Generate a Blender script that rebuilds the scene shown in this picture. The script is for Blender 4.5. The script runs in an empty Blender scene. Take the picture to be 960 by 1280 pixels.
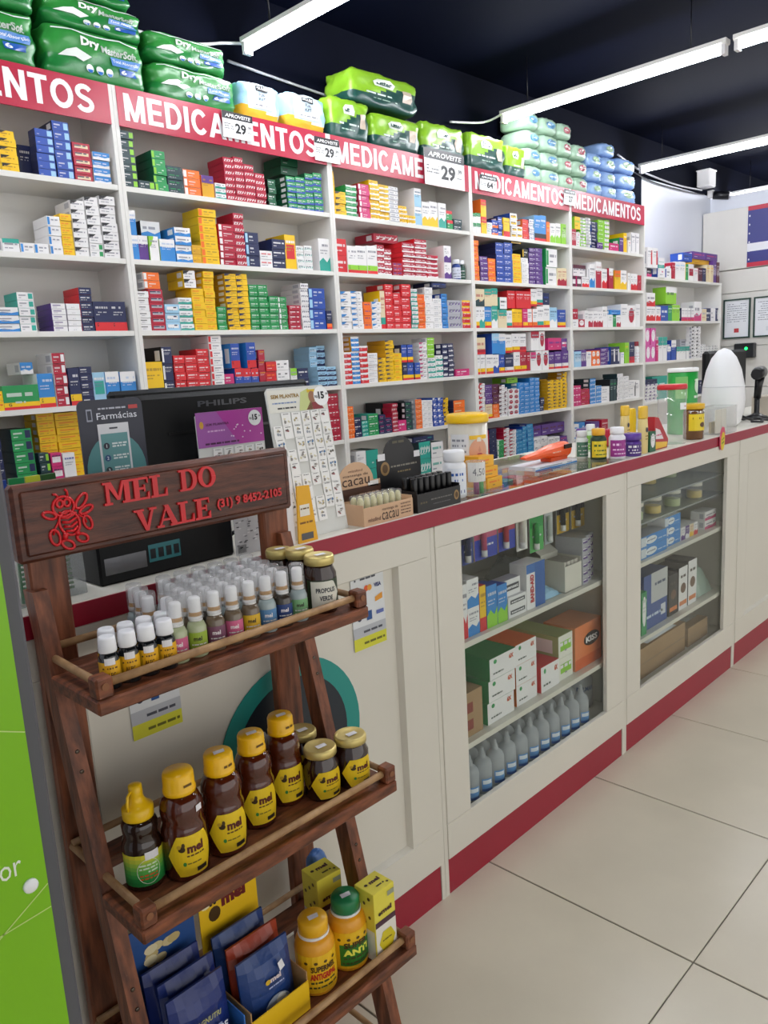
import bpy, math, random
from mathutils import Matrix, Vector
sc = bpy.context.scene
COL = sc.collection
# ------------------------------------------------------------ camera, world, exposure
CAM_POS = Vector((0.0, -1.2249, 1.4))
YAW, PITCH, ROLL, FPX = 0.7901, 0.1846, -0.0567, 971.46
fw = Vector((math.sin(YAW)*math.cos(PITCH), math.cos(YAW)*math.cos(PITCH), -math.sin(PITCH)))
rt = Vector((math.cos(YAW), -math.sin(YAW), 0)); up = rt.cross(fw)
r_ = rt*math.cos(ROLL)+up*math.sin(ROLL); u_ = up*math.cos(ROLL)-rt*math.sin(ROLL)
cam = bpy.data.cameras.new('camera'); co = bpy.data.objects.new('camera', cam); COL.objects.link(co)
cam.sensor_fit = 'VERTICAL'; cam.sensor_height = 36; cam.sensor_width = 27
cam.lens = FPX*36/1280; cam.clip_start = 0.02
co.matrix_world = Matrix.Translation(CAM_POS) @ Matrix((r_, u_, -fw)).transposed().to_4x4()
sc.camera = co
W = bpy.data.worlds.new('world'); sc.world = W; W.use_nodes = True
W.node_tree.nodes['Background'].inputs[0].default_value = (1.0, 0.985, 0.96, 1)
W.node_tree.nodes['Background'].inputs[1].default_value = 0.8
sc.view_settings.view_transform = 'Standard'; sc.view_settings.look = 'None'
sc.view_settings.gamma = 1.0; sc.view_settings.use_curve_mapping = False
sc.view_settings.exposure = 0.85
if hasattr(sc, 'cycles'): sc.cycles.transparent_max_bounces = 32
TUBE_POWER = 48.0
# ------------------------------------------------------------ colours
def lin(h):
    h = h.lstrip('#'); o = []
    for i in (0, 2, 4):
        v = int(h[i:i+2], 16)/255
        o.append(v/12.92 if v <= .04045 else ((v+.055)/1.055)**2.4)
    return (*o, 1.0)
PAL = {'y':'f2c40a','a':'d9a31a','o':'f0701c','r':'d3202a','c':'b01535','C':'5a1d33','b':'1f49a6','B':'2f86cf','l':'9fcbe6','n':'1a2350',
 'g':'1f9450','G':'16603f','d':'1d3b42','t':'2aa393','T':'1784b8','w':'eeecec','p':'5a3285','m':'cc2a72','M':'d75aa8','k':'17171c','e':'e3d3ae','s':'b4b4bb','v':'8fcf35'}
PAL = {k: lin(v) for k, v in PAL.items()}
CN = {'y':'yellow','a':'amber','o':'orange','r':'red','c':'crimson','C':'maroon','b':'blue','B':'sky blue','l':'pale blue','n':'navy','g':'green','G':'dark green','d':'dark teal',
 't':'teal','T':'turquoise','w':'white','p':'purple','m':'magenta','M':'pink','k':'black','e':'cream','s':'grey','v':'lime green'}
def K(c): return PAL[c] if isinstance(c, str) and c in PAL else (lin(c) if isinstance(c, str) else c)
# ------------------------------------------------------------ materials
M = {}
def base_mat(name):
    m = bpy.data.materials.new(name); m.use_nodes = True; M[name] = m
    nt = m.node_tree; return m, nt, nt.nodes['Principled BSDF']
def N(nt, t, **kw):
    n = nt.nodes.new(t)
    for k, v in kw.items(): setattr(n, k, v)
    return n
def bump(nt, b, scale, strength, dist=.002, stretch=None, detail=4):
    tc = N(nt, 'ShaderNodeTexCoord'); mp = N(nt, 'ShaderNodeMapping'); no = N(nt, 'ShaderNodeTexNoise'); bu = N(nt, 'ShaderNodeBump')
    if stretch: mp.inputs['Scale'].default_value = stretch
    no.inputs['Scale'].default_value = scale; no.inputs['Detail'].default_value = detail
    bu.inputs['Strength'].default_value = strength; bu.inputs['Distance'].default_value = dist
    L = nt.links.new
    L(tc.outputs['Object'], mp.inputs[0]); L(mp.outputs[0], no.inputs['Vector']); L(no.outputs[0], bu.inputs['Height']); L(bu.outputs[0], b.inputs['Normal'])
    return no
def attr_mat(name, rough, metal=0, coat=0, bs=0, bstr=0, spec=.5):
    m, nt, b = base_mat(name)
    a = N(nt, 'ShaderNodeAttribute'); a.attribute_name = 'Col'
    nt.links.new(a.outputs['Color'], b.inputs['Base Color'])
    b.inputs['Roughness'].default_value = rough; b.inputs['Metallic'].default_value = metal
    b.inputs['Coat Weight'].default_value = coat; b.inputs['Coat Roughness'].default_value = .08
    b.inputs['Specular IOR Level'].default_value = spec
    if bs: bump(nt, b, bs, bstr)
attr_mat('card', .42, bs=60, bstr=.03)
attr_mat('matte', .75, bs=90, bstr=.05)
attr_mat('plastic', .28, bs=40, bstr=.02)
attr_mat('film', .30, bs=48, bstr=.6, coat=.06)
attr_mat('metal', .25, metal=1, bs=30, bstr=.03)
attr_mat('gold_lid', .34, metal=.55, bs=30, bstr=.03)
attr_mat('syrup', .07, coat=.6, bs=6, bstr=.04)
def plain(name, col, rough=.5, var=.06, scale=4, metal=0, stretch=None, bs=0, bstr=0, col2=None, detail=4):
    m, nt, b = base_mat(name); c = K(col)
    tc = N(nt, 'ShaderNodeTexCoord'); mp = N(nt, 'ShaderNodeMapping'); no = N(nt, 'ShaderNodeTexNoise'); cr = N(nt, 'ShaderNodeValToRGB')
    if stretch: mp.inputs['Scale'].default_value = stretch
    no.inputs['Scale'].default_value = scale; no.inputs['Detail'].default_value = detail
    cr.color_ramp.elements[0].position = .3; cr.color_ramp.elements[1].position = .72
    cr.color_ramp.elements[0].color = K(col2) if col2 else tuple(x*(1-var) for x in c[:3])+(1,)
    cr.color_ramp.elements[1].color = c if col2 else tuple(min(1, x*(1+var)) for x in c[:3])+(1,)
    L = nt.links.new
    L(tc.outputs['Object'], mp.inputs[0]); L(mp.outputs[0], no.inputs['Vector']); L(no.outputs[0], cr.inputs[0]); L(cr.outputs[0], b.inputs['Base Color'])
    b.inputs['Roughness'].default_value = rough; b.inputs['Metallic'].default_value = metal
    if bs:
        bu = N(nt, 'ShaderNodeBump'); bu.inputs['Strength'].default_value = bstr; bu.inputs['Distance'].default_value = .002
        n2 = N(nt, 'ShaderNodeTexNoise'); n2.inputs['Scale'].default_value = bs
        L(mp.outputs[0], n2.inputs['Vector']); L(n2.outputs[0], bu.inputs['Height']); L(bu.outputs[0], b.inputs['Normal'])
    return b
plain('white_board', 'e6e4df', .45, .02, 3)
plain('counter_board', 'dbd7cb', .4, .025, 2.5)
plain('crimson_laminate', '9c1732', .35, .05, 3)
plain('sign_red', 'b5203f', .3, .05, 2)
plain('tile', 'd6cdb8', .28, .035, 5, detail=8, bs=200, bstr=.03)
plain('grout', '8f8a7c', .9, .1, 20)
plain('ceiling_paint', '0b1024', .7, .2, 2)
plain('wall_white', 'dcdfe8', .6, .03, 1.5)
plain('wall_navy', '060918', .8, .2, 2).inputs['Specular IOR Level'].default_value = .08
plain('wood', '915232', .5, 0, 9, stretch=(2.2, 9, 9), bs=30, bstr=.3, col2='43200f', detail=7)
plain('wood_upright', '985838', .5, 0, 9, stretch=(9, 9, 1.2), bs=30, bstr=.3, col2='4a2412', detail=7)
plain('wood_dark', '6e3b28', .42, 0, 10, stretch=(1.6, 8, 12), bs=40, bstr=.2, col2='3a1a10', detail=8)
plain('dowel_wood', 'bb9568', .5, 0, 12, stretch=(3, 3, 3), col2='8f6a45')
plain('red_relief', 'd0141e', .3, .08, 12)
plain('black_plastic', '0a0b0d', .5, .1, 8, bs=250, bstr=.05).inputs['Specular IOR Level'].default_value = .25
plain('lime_print', '7fbf12', .3, .04, 2)
plain('dark_frame', '55555a', .5, .06, 4)
plain('cardboard', 'a98a66', .8, .08, 8)
plain('pale_wood_panel', 'cfccc6', .5, .03, 4)
def clear_mat(name, tint, rough=.02, ior=1.45, mixmin=.04, dens=0.0, dcol='eeeeee'):
    m = bpy.data.materials.new(name); m.use_nodes = True; M[name] = m; nt = m.node_tree; nt.nodes.clear()
    o = N(nt, 'ShaderNodeOutputMaterial'); t = N(nt, 'ShaderNodeBsdfTransparent'); g = N(nt, 'ShaderNodeBsdfGlossy'); x = N(nt, 'ShaderNodeMixShader')
    lw = N(nt, 'ShaderNodeLayerWeight'); lw.inputs[0].default_value = .5; pw = N(nt, 'ShaderNodeMath', operation='POWER'); pw.inputs[1].default_value = 5
    f = N(nt, 'ShaderNodeMath', operation='MULTIPLY_ADD'); f.inputs[1].default_value = .8; f.inputs[2].default_value = mixmin
    nt.links.new(lw.outputs['Facing'], pw.inputs[0]); nt.links.new(pw.outputs[0], f.inputs[0])
    no = N(nt, 'ShaderNodeTexNoise'); no.inputs['Scale'].default_value = 9; bu = N(nt, 'ShaderNodeBump'); bu.inputs['Strength'].default_value = .04
    t.inputs[0].default_value = K(tint); g.inputs['Roughness'].default_value = rough
    L = nt.links.new
    L(no.outputs[0], bu.inputs['Height']); L(bu.outputs[0], g.inputs['Normal'])
    L(f.outputs[0], x.inputs[0]); L(t.outputs[0], x.inputs[1]); L(g.outputs[0], x.inputs[2])
    if dens:
        d = N(nt, 'ShaderNodeBsdfDiffuse'); d.inputs[0].default_value = K(dcol); y = N(nt, 'ShaderNodeMixShader'); y.inputs[0].default_value = dens
        L(x.outputs[0], y.inputs[1]); L(d.outputs[0], y.inputs[2]); L(y.outputs[0], o.inputs[0])
    else: L(x.outputs[0], o.inputs[0])
clear_mat('glass', 'fbfdfc', mixmin=.02)
clear_mat('pale_glass', 'f6faf9', dens=.28, dcol='e6eae8')
clear_mat('glass_edge', '6fb8a2', dens=.5, dcol='2f7d68')
clear_mat('clear_plastic', 'fbfbfb', .06, 1.4, dens=.12)
clear_mat('frosted_cap', 'f6f6f6', .1, 1.4, dens=.15, dcol='f0f0f0')
clear_mat('milky_plastic', 'f0f2f4', .2, 1.4, dens=.5, dcol='d9dde0')
clear_mat('bag_film', 'e8eaea', .12, 1.35, dens=.22, dcol='c8cccd')
def emit(name, col, s):
    m = bpy.data.materials.new(name); m.use_nodes = True; M[name] = m; nt = m.node_tree; nt.nodes.clear()
    o = N(nt, 'ShaderNodeOutputMaterial'); e = N(nt, 'ShaderNodeEmission'); e.inputs[0].default_value = K(col); e.inputs[1].default_value = s
    nt.links.new(e.outputs[0], o.inputs[0])
emit('tube_light', 'f6f9ff', TUBE_POWER)
emit('led_green', '20ff60', 3)
# ------------------------------------------------------------ mesh builder
class MB:
    def __init__(s): s.v = []; s.f = []; s.c = []; s.m = []; s.sm = []
    def face(s, pts, col='w', mat=0, sm=False):
        i = len(s.v); s.v += [tuple(p) for p in pts]; s.f.append(tuple(range(i, i+len(pts)))); s.c.append(K(col)); s.m.append(mat); s.sm.append(sm)
    def box(s, x0, x1, y0, y1, z0, z1, col='w', mat=0, side=None, top=None):
        i = len(s.v); s.v += [(x, y, z) for z in (z0, z1) for y in (y0, y1) for x in (x0, x1)]
        side = side or col; top = top or side
        for q, c in (((0,1,5,4), col), ((2,6,7,3), side), ((0,4,6,2), side), ((1,3,7,5), side), ((4,5,7,6), top), ((0,2,3,1), top)):
            s.f.append(tuple(i+k for k in q)); s.c.append(K(c)); s.m.append(mat); s.sm.append(False)
    def rbox(s, x0, x1, y0, y1, z0, z1, b, col='w', mat=0):
        # box with bevelled edges
        cx, cy, cz = (x0+x1)/2, (y0+y1)/2, (z0+z1)/2; h = ((x1-x0)/2, (y1-y0)/2, (z1-z0)/2); i = len(s.v); idx = {}
        for sx in (-1, 1):
            for sy in (-1, 1):
                for sz in (-1, 1):
                    for ax in range(3):
                        p = [sx*(h[0]-(b if ax != 0 else 0)), sy*(h[1]-(b if ax != 1 else 0)), sz*(h[2]-(b if ax != 2 else 0))]
                        idx[sx, sy, sz, ax] = len(s.v); s.v.append((cx+p[0], cy+p[1], cz+p[2]))
        def F(q):
            a, b_, c = [Vector(s.v[k]) for k in q[:3]]; n = (b_-a).cross(c-a); m = sum((Vector(s.v[k]) for k in q), Vector())/len(q)-Vector((cx, cy, cz))
            if n.dot(m) < 0: q = q[::-1]
            s.f.append(tuple(q)); s.c.append(K(col)); s.m.append(mat); s.sm.append(False)
        I = idx
        for g in (-1, 1):
            F([I[g,-1,-1,0], I[g,1,-1,0], I[g,1,1,0], I[g,-1,1,0]]); F([I[-1,g,-1,1], I[1,g,-1,1], I[1,g,1,1], I[-1,g,1,1]]); F([I[-1,-1,g,2], I[1,-1,g,2], I[1,1,g,2], I[-1,1,g,2]])
            for k in (-1, 1):
                F([I[g,k,-1,0], I[g,k,1,0], I[g,k,1,1], I[g,k,-1,1]]); F([I[g,-1,k,0], I[g,1,k,0], I[g,1,k,2], I[g,-1,k,2]]); F([I[-1,g,k,1], I[1,g,k,1], I[1,g,k,2], I[-1,g,k,2]])
                for j in (-1, 1): F([I[g,k,j,0], I[g,k,j,1], I[g,k,j,2]])
    def lathe(s, prof, seg=20, at=(0, 0, 0), mat=0, sx=1, sy=1, sm=True):
        # prof: (r, z[, colour]) ; the colour belongs to the band that starts there
        i = len(s.v); n = len(prof)
        for q in prof:
            for k in range(seg):
                a = 2*math.pi*k/seg; s.v.append((at[0]+q[0]*sx*math.cos(a), at[1]+q[0]*sy*math.sin(a), at[2]+q[1]))
        col = 'w'
        for j in range(n-1):
            if len(prof[j]) > 2: col = prof[j][2]
            mm = prof[j][3] if len(prof[j]) > 3 else mat
            for k in range(seg):
                k2 = (k+1) % seg
                s.f.append((i+j*seg+k, i+j*seg+k2, i+(j+1)*seg+k2, i+(j+1)*seg+k)); s.c.append(K(col)); s.m.append(mm); s.sm.append(sm)
        if prof[0][0] > 1e-5: s.f.append(tuple(i+k for k in range(seg))[::-1]); s.c.append(K(prof[0][2] if len(prof[0]) > 2 else 'w')); s.m.append(mat); s.sm.append(False)
        if prof[-1][0] > 1e-5: s.f.append(tuple(i+(n-1)*seg+k for k in range(seg))); s.c.append(K(col)); s.m.append(mat); s.sm.append(False)
    def tube(s, pts, r, seg=8, col='w', mat=0, closed=False):
        P = [Vector(p) for p in pts]; n = len(P); i = len(s.v); ref = None
        for j in range(n):
            if closed: t = P[(j+1) % n]-P[j-1]
            else: t = P[min(j+1, n-1)]-P[max(j-1, 0)]
            t = t.normalized() if t.length > 1e-9 else Vector((0, 0, 1))
            if ref is None: ref = Vector((0, 0, 1)) if abs(t.z) < .9 else Vector((1, 0, 0))
            a = t.cross(ref); a = a.normalized() if a.length > 1e-6 else t.orthogonal().normalized(); b = a.cross(t); ref = b
            rr = r[j] if isinstance(r, (list, tuple)) else r
            for k in range(seg):
                q = P[j]+(a*math.cos(2*math.pi*k/seg)+b*math.sin(2*math.pi*k/seg))*rr; s.v.append(tuple(q))
        for j in range(n if closed else n-1):
            j2 = (j+1) % n
            for k in range(seg):
                k2 = (k+1) % seg
                s.f.append((i+j*seg+k, i+j*seg+k2, i+j2*seg+k2, i+j2*seg+k)); s.c.append(K(col)); s.m.append(mat); s.sm.append(True)
        if not closed:
            s.f.append(tuple(i+k for k in range(seg))[::-1]); s.f.append(tuple(i+(n-1)*seg+k for k in range(seg)))
            for _ in (0, 1): s.c.append(K(col)); s.m.append(mat); s.sm.append(False)
    def prism(s, poly, mp, depth, col='w', mat=0):
        # poly in (u,v), mp(u,v,d) -> 3D ; d from 0 (back) to depth (front)
        n = len(poly); i = len(s.v)
        s.v += [tuple(mp(u, v, 0)) for u, v in poly]+[tuple(mp(u, v, depth)) for u, v in poly]
        s.f.append(tuple(i+n+k for k in range(n))); s.f.append(tuple(i+k for k in range(n))[::-1])
        for k in range(n): s.f.append((i+k, i+(k+1) % n, i+n+(k+1) % n, i+n+k))
        for _ in range(n+2): s.c.append(K(col)); s.m.append(mat); s.sm.append(False)
    def rect(s, mp, u0, u1, v0, v1, col, mat=0, nu=1):
        for k in range(nu):
            a, b = u0+(u1-u0)*k/nu, u0+(u1-u0)*(k+1)/nu
            s.face([mp(a, v0), mp(b, v0), mp(b, v1), mp(a, v1)], col, mat)
    def poly2(s, mp, pts, col, mat=0): s.face([mp(u, v) for u, v in pts], col, mat)
    def disc(s, mp, u, v, ru, rv, col, mat=0, n=16):
        P = lambda f, k: Vector(mp(u+f*ru*math.cos(2*math.pi*k/n), v+f*rv*math.sin(2*math.pi*k/n)))
        a = Vector(mp(u, v)); nn = (P(1, 0)-a).cross(P(1, n/4)-a); s.dk = (getattr(s, 'dk', 0)+1) % 14
        off = nn.normalized()*(3e-5*s.dk) if nn.length > 1e-12 else Vector(); R3 = 3 if ru > .011 else 1
        for q in range(R3):
            for k in range(n):
                if q == 0: s.face([a+off, P(1/R3, k)+off, P(1/R3, k+1)+off], col, mat)
                else: s.face([P(q/R3, k)+off, P((q+1)/R3, k)+off, P((q+1)/R3, k+1)+off, P(q/R3, k+1)+off], col, mat)
    def text(s, mp, body, u, v, h, col, w=None, bold=.02, align='C', slant=0, mat=0):
        V, F, tw, th = glyphs(body, bold)
        sy = h/th; sx = (w/tw) if w else sy
        ox = u-(tw*sx/2 if align == 'C' else (tw*sx if align == 'R' else 0)); i = len(s.v); c = K(col)
        s.v += [tuple(mp(ox+(a+slant*b)*sx, v+b*sy)) for a, b in V]
        for f in F: s.f.append(tuple(i+k for k in f)); s.c.append(c); s.m.append(mat); s.sm.append(False)
    def lines(s, mp, u0, u1, v, h, col, rnd, dens=.8, mat=0):
        # a row of small print
        x = u0
        while x < u1-h*.5:
            w = min(h*(1+rnd.random()*3), u1-x)
            if rnd.random() < dens: s.rect(mp, x, x+w, v, v+h, col, mat)
            x += w+h*.6
    def shift(s, i0, d):
        for k in range(i0, len(s.v)): a = s.v[k]; s.v[k] = (a[0]+d[0], a[1]+d[1], a[2]+d[2])
    def mesh(s, name, mats):
        me = bpy.data.meshes.new(name); me.from_pydata(s.v, [], s.f)
        for m in mats: me.materials.append(M[m])
        me.polygons.foreach_set('material_index', s.m); me.polygons.foreach_set('use_smooth', s.sm)
        a = me.color_attributes.new('Col', 'FLOAT_COLOR', 'CORNER'); buf = []
        for f, c in zip(s.f, s.c): buf += list(c)*len(f)
        a.data.foreach_set('color', buf); me.update(); return me
    def build(s, name, mats, parent=None, loc=None, rz=0):
        if isinstance(mats, str): mats = (mats,)
        return place(name, s.mesh(name, mats), parent, loc, rz)
def place(name, me, parent=None, loc=None, rz=0):
    o = bpy.data.objects.new(name, me); COL.objects.link(o)
    if parent: o.parent = parent
    if loc: o.location = loc
    if rz: o.rotation_euler.z = rz
    return o
_G = {}
def glyphs(body, bold=.02):
    key = (body, bold)
    if key not in _G:
        cu = bpy.data.curves.new('t', 'FONT'); cu.body = body; cu.size = 1; cu.offset = bold; cu.resolution_u = 2; cu.fill_mode = 'FRONT'
        o = bpy.data.objects.new('t', cu); me = bpy.data.meshes.new_from_object(o)
        V = [(v.co.x, v.co.y) for v in me.vertices]; F = [tuple(p.vertices) for p in me.polygons]
        bpy.data.objects.remove(o); bpy.data.meshes.remove(me); bpy.data.curves.remove(cu)
        if not V: V = [(0, 0)]
        x0 = min(a for a, b in V); y0 = min(b for a, b in V); V = [(a-x0, b-y0) for a, b in V]
        _G[key] = (V, F, max(a for a, b in V) or 1, max(b for a, b in V) or 1)
    return _G[key]
def flat(o, ux=(1, 0, 0), uy=(0, 0, 1)):
    return lambda u, v, d=0: (o[0]+ux[0]*u+uy[0]*v, o[1]+ux[1]*u+uy[1]*v, o[2]+ux[2]*u+uy[2]*v)
def cylmap(r, ang, z0=0, at=(0, 0)):
    # u = arc length around the direction ang, v = height
    return lambda u, v, d=0: (at[0]+r*math.cos(ang+u/r), at[1]+r*math.sin(ang+u/r), z0+v)
LABELS = {}
def tag(o, label, cat, group=None, kind=None):
    o['label'] = label; o['category'] = cat
    if group: o['group'] = group
    if kind: o['kind'] = kind
    return o
def struct(o, label=None, cat=None):
    o['kind'] = 'structure'
    if label: o['label'] = label
    if cat: o['category'] = cat
    return o
def empty(name, loc=(0, 0, 0), rz=0):
    o = bpy.data.objects.new(name, None); COL.objects.link(o); o.location = loc; o.rotation_euler.z = rz; o.empty_display_size = .05; return o
def copy_tree(o, parent=None):
    c = o.copy(); COL.objects.link(c); c.parent = parent
    for ch in list(o.children): copy_tree(ch, c)
    return c
FACE = math.radians(-122)   # direction from the rack goods towards the shop floor
ORD = ['first', 'second', 'third', 'fourth', 'fifth', 'sixth', 'seventh', 'eighth', 'ninth', 'tenth', 'eleventh', 'twelfth', 'thirteenth', 'fourteenth', 'fifteenth', 'sixteenth',
  'seventeenth', 'eighteenth', 'nineteenth', 'twentieth', 'twenty-first', 'twenty-second', 'twenty-third', 'twenty-fourth', 'twenty-fifth']
# ------------------------------------------------------------ room shell
def simple(name, x0, x1, y0, y1, z0, z1, mat, parent=None, bev=0):
    b = MB()
    if bev: b.rbox(x0, x1, y0, y1, z0, z1, bev)
    else: b.box(x0, x1, y0, y1, z0, z1)
    return b.build(name, mat, parent)
fl = struct(simple('floor', -1.6, 7.4, -4.2, 1.72, -.08, -.004, 'grout'), 'grey grout bed under large beige floor tiles', 'floor')
tb = MB(); tb.rbox(0, .5885, 0, .5885, -.004, 0, .0012); tme = tb.mesh('tile', ('tile',))
for i in range(-4, 10):
    for j in range(-3, 6):
        place('tile', tme, fl, (1.5875+.5935*i, -.581-.5915*(j-1)-.5915, 0))
m, nt, b = base_mat('ceiling_peeling')
no = N(nt, 'ShaderNodeTexNoise'); no.inputs['Scale'].default_value = 2.6; no.inputs['Detail'].default_value = 9; no.inputs['Roughness'].default_value = .62
tc = N(nt, 'ShaderNodeTexCoord'); cr = N(nt, 'ShaderNodeValToRGB'); cr.color_ramp.elements[0].position = .745; cr.color_ramp.elements[1].position = .76
cr.color_ramp.elements[0].color = K('070b1c'); cr.color_ramp.elements[1].color = K('3c3e46'); b.inputs['Specular IOR Level'].default_value = .03
nt.links.new(tc.outputs['Object'], no.inputs['Vector']); nt.links.new(no.outputs[0], cr.inputs[0]); nt.links.new(cr.outputs[0], b.inputs['Base Color']); b.inputs['Roughness'].default_value = .75
struct(simple('ceiling', -1.6, 11, -4.2, 1.9, 3.0, 3.1, 'ceiling_peeling'), 'dark navy painted ceiling with a few peeled spots', 'ceiling')
struct(simple('wall_back', -1.6, 11, 1.70, 1.82, 0, 2.71, 'wall_white'), 'white painted wall behind the medicine shelves', 'wall')
struct(simple('trim_1', -1.6, 5.93, 1.69, 1.70, 2.42, 2.71, 'wall_navy'), 'navy painted band on the back wall above the shelves', 'wall band')
struct(simple('trim_2', -1.6, 11, 1.70, 1.82, 2.71, 3.0, 'wall_navy'), 'navy painted top strip of the back wall under the ceiling', 'wall band')
struct(simple('wall_right', 7.27, 7.37, -4.2, 1.70, 0, 2.69, 'wall_white'), 'pale partition wall at the far end of the shop', 'wall')
struct(simple('wall_left', -1.7, -1.6, -4.2, 1.82, 0, 3.0, 'wall_white'), 'white side wall beyond the left end of the shelves', 'wall')
wp = struct(empty('trim_3', (0, 0, 0)), 'pale panelled boxing fixed along the far partition wall', 'wall panelling')
for z0, z1 in ((0, .6), (.604, 1.05), (1.054, 1.40), (1.404, 1.85), (1.854, 2.045), (2.05, 2.545)):
    simple('panel', 7.10 if z0 < 2 else 7.085, 7.268, -1.5, 1.688, z0, z1, 'pale_wood_panel', wp, .002)
# ------------------------------------------------------------ ceiling lamps
def batten(x, y1, label):
    t = empty('ceiling_lamp', (x, y1, 2.72)); L = 1.2
    b = MB(); b.prism([(-.016, .02), (.016, .02), (.026, .028), (.026, .045), (-.026, .045), (-.026, .028)], lambda u, v, d: (u, -d, v), L+.04); b.build('lamp_body', 'white_board', t, (0, .02, 0))
    b = MB(); b.tube([(0, 0, 0), (0, -L, 0)], .014, 12); b.build('tube', 'tube_light', t)
    for y in (.012, -L-.0):
        b = MB(); b.box(-.02, .02, y-.014, y+.004, -.02, .03, 'w'); b.build('lamp_holder', 'plastic', t)
    for y in (-.15, -L+.15):
        b = MB(); b.tube([(0, y, .045), (0, y, .285)], .003, 6, 'k'); b.build('hanger', 'plastic', t)
    return tag(t, label, 'ceiling lamp', 'fluorescent ceiling lamps')
ROW = [('near the left of the picture', 2.18, 1.57), ('over the middle of the counter', 3.885, 1.495), ('third from the left', 5.78, 1.61), ('beyond the far partition', 7.55, 1.62), ('added out of view on the left', .37, 1.4)]  # last row and most second lamps are out of view, added to light the room
for nm, x, y in ROW:
    for k, w in enumerate(('closest to the shelves', 'second from the shelves')):
        batten(x, y-1.27*k, f'fluorescent tube lamp {nm}, {w}')
def cable(name, pts, r, label, col='k', cat='cable', mat='plastic', grp=None):
    b = MB(); P = [Vector(p) for p in pts]; out = []
    for i in range(len(P)-1):
        p0, p1, p2, p3 = P[max(i-1, 0)], P[i], P[i+1], P[min(i+2, len(P)-1)]
        for k in range(6):
            t = k/6; out.append(.5*((2*p1)+(p2-p0)*t+(2*p0-5*p1+4*p2-p3)*t*t+(3*p1-p0-3*p2+p3)*t**3))
    out.append(P[-1]); b.tube(out, r, 6, col); return tag(b.build(name, mat), label, cat, grp)
cable('cable', [(2.15, 1.678, 2.70), (2.5, 1.68, 2.68), (3.2, 1.68, 2.65), (4.2, 1.68, 2.63)], .006, 'white cable sagging along the wall behind the diaper packs', 's')
cable('cable', [(2.2, 1.6, 2.755), (2.12, 1.64, 2.75), (1.9, 1.68, 2.72), (1.3, 1.68, 2.72)], .006, 'white cable running left from the near ceiling lamp', 'w')
cable('cable', [(3.9, 1.52, 2.76), (3.82, 1.6, 2.72), (3.6, 1.66, 2.70)], .006, 'white cable leaving the middle ceiling lamp', 'w')
cable('cable', [(5.5, 1.66, 2.80), (5.9, 1.67, 2.74), (6.5, 1.67, 2.715), (7.0, 1.67, 2.73)], .007, 'grey cable bundle sagging along the white wall top', 's')
cable('cable', [(5.6, 1.675, 2.74), (6.1, 1.68, 2.69), (6.7, 1.68, 2.69), (7.05, 1.67, 2.70)], .005, 'thin black cable under the grey bundle on the wall', 'k')
t = empty('junction_box', (6.98, 1.62, 2.74)); b = MB(); b.rbox(-.07, .07, -.05, .06, 0, .13, .008, 'w'); b.build('housing', 'plastic', t)
b = MB(); b.rbox(-.075, .075, -.055, .065, .125, .137, .004, 'w'); b.build('lid', 'plastic', t); tag(t, 'white junction box on the wall top near the corner', 'junction box')
t = empty('security_camera', (7.22, 1.655, 2.72)); b = MB(); b.box(-.03, .03, .0, .0445, -.03, .03, 'w'); b.build('mount', 'plastic', t)
b = MB(); b.tube([(-.01, 0, -.01), (.03, -.12, -.03)], .035, 14, 'k'); b.build('camera_body', 'plastic', t)
b = MB(); b.tube([(.028, -.115, -.029), (.032, -.13, -.032)], .026, 14, 's'); b.build('lens', 'plastic', t); tag(t, 'black security camera beside the white junction box', 'camera')
# ------------------------------------------------------------ shelf bays
def arc(cx, cy, rx, ry, a0, a1, n=10): return [(cx+rx*math.cos(math.radians(a0+(a1-a0)*k/n)), cy+ry*math.sin(math.radians(a0+(a1-a0)*k/n))) for k in range(n+1)]
def band(pts, t):
    out = []
    for (a, c), (e, f) in zip(pts, pts[1:]):
        l = math.hypot(e-a, f-c) or 1; nx, ny = -(f-c)/l*t/2, (e-a)/l*t/2; ex, ey = (e-a)/l*t*.12, (f-c)/l*t*.12
        out.append([(a-ex+nx, c-ey+ny), (a-ex-nx, c-ey-ny), (e+ex-nx, f+ey-ny), (e+ex+nx, f+ey+ny)])
    return out
def rq(a, c, e, f): return [(a, e), (c, e), (c, f), (a, f)]
BLK = {'M': (.92, [rq(.04, .23, 0, 1), rq(.69, .88, 0, 1), [(.04, 1), (.26, 1), (.54, .0), (.38, 0)], [(.38, 0), (.54, 0), (.88, 1), (.66, 1)]]),
 'E': (.72, [rq(.04, .25, 0, 1), rq(.04, .68, 0, .17), rq(.04, .68, .83, 1), rq(.04, .63, .42, .58)]),
 'D': (.80, [rq(.04, .25, 0, 1), rq(.04, .42, 0, .17), rq(.04, .42, .83, 1)]+band(arc(.38, .5, .295, .415, -90, 90), .18)),
 'I': (.30, [rq(.04, .25, 0, 1)]), 'C': (.80, band(arc(.41, .5, .29, .41, 42, 318, 16), .19)),
 'A': (.84, [[(.0, 0), (.22, 0), (.52, 1), (.32, 1)], [(.62, 0), (.84, 0), (.52, 1), (.32, 1)], rq(.2, .64, .2, .36)]),
 'N': (.80, [rq(.04, .24, 0, 1), rq(.56, .76, 0, 1), [(.04, 1), (.25, 1), (.76, 0), (.55, 0)]]),
 'T': (.70, [rq(.245, .455, 0, 1), rq(.02, .68, .83, 1)]), 'O': (.86, band(arc(.43, .5, .315, .41, 0, 360, 20), .19)),
 'S': (.74, band(arc(.36, .715, .24, .195, 30, 180, 8)+arc(.36, .715, .24, .195, 200, 250, 3)+arc(.36, .285, .25, .2, 70, 0, 4)+arc(.36, .285, .25, .2, -20, -155, 8), .18))}
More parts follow.
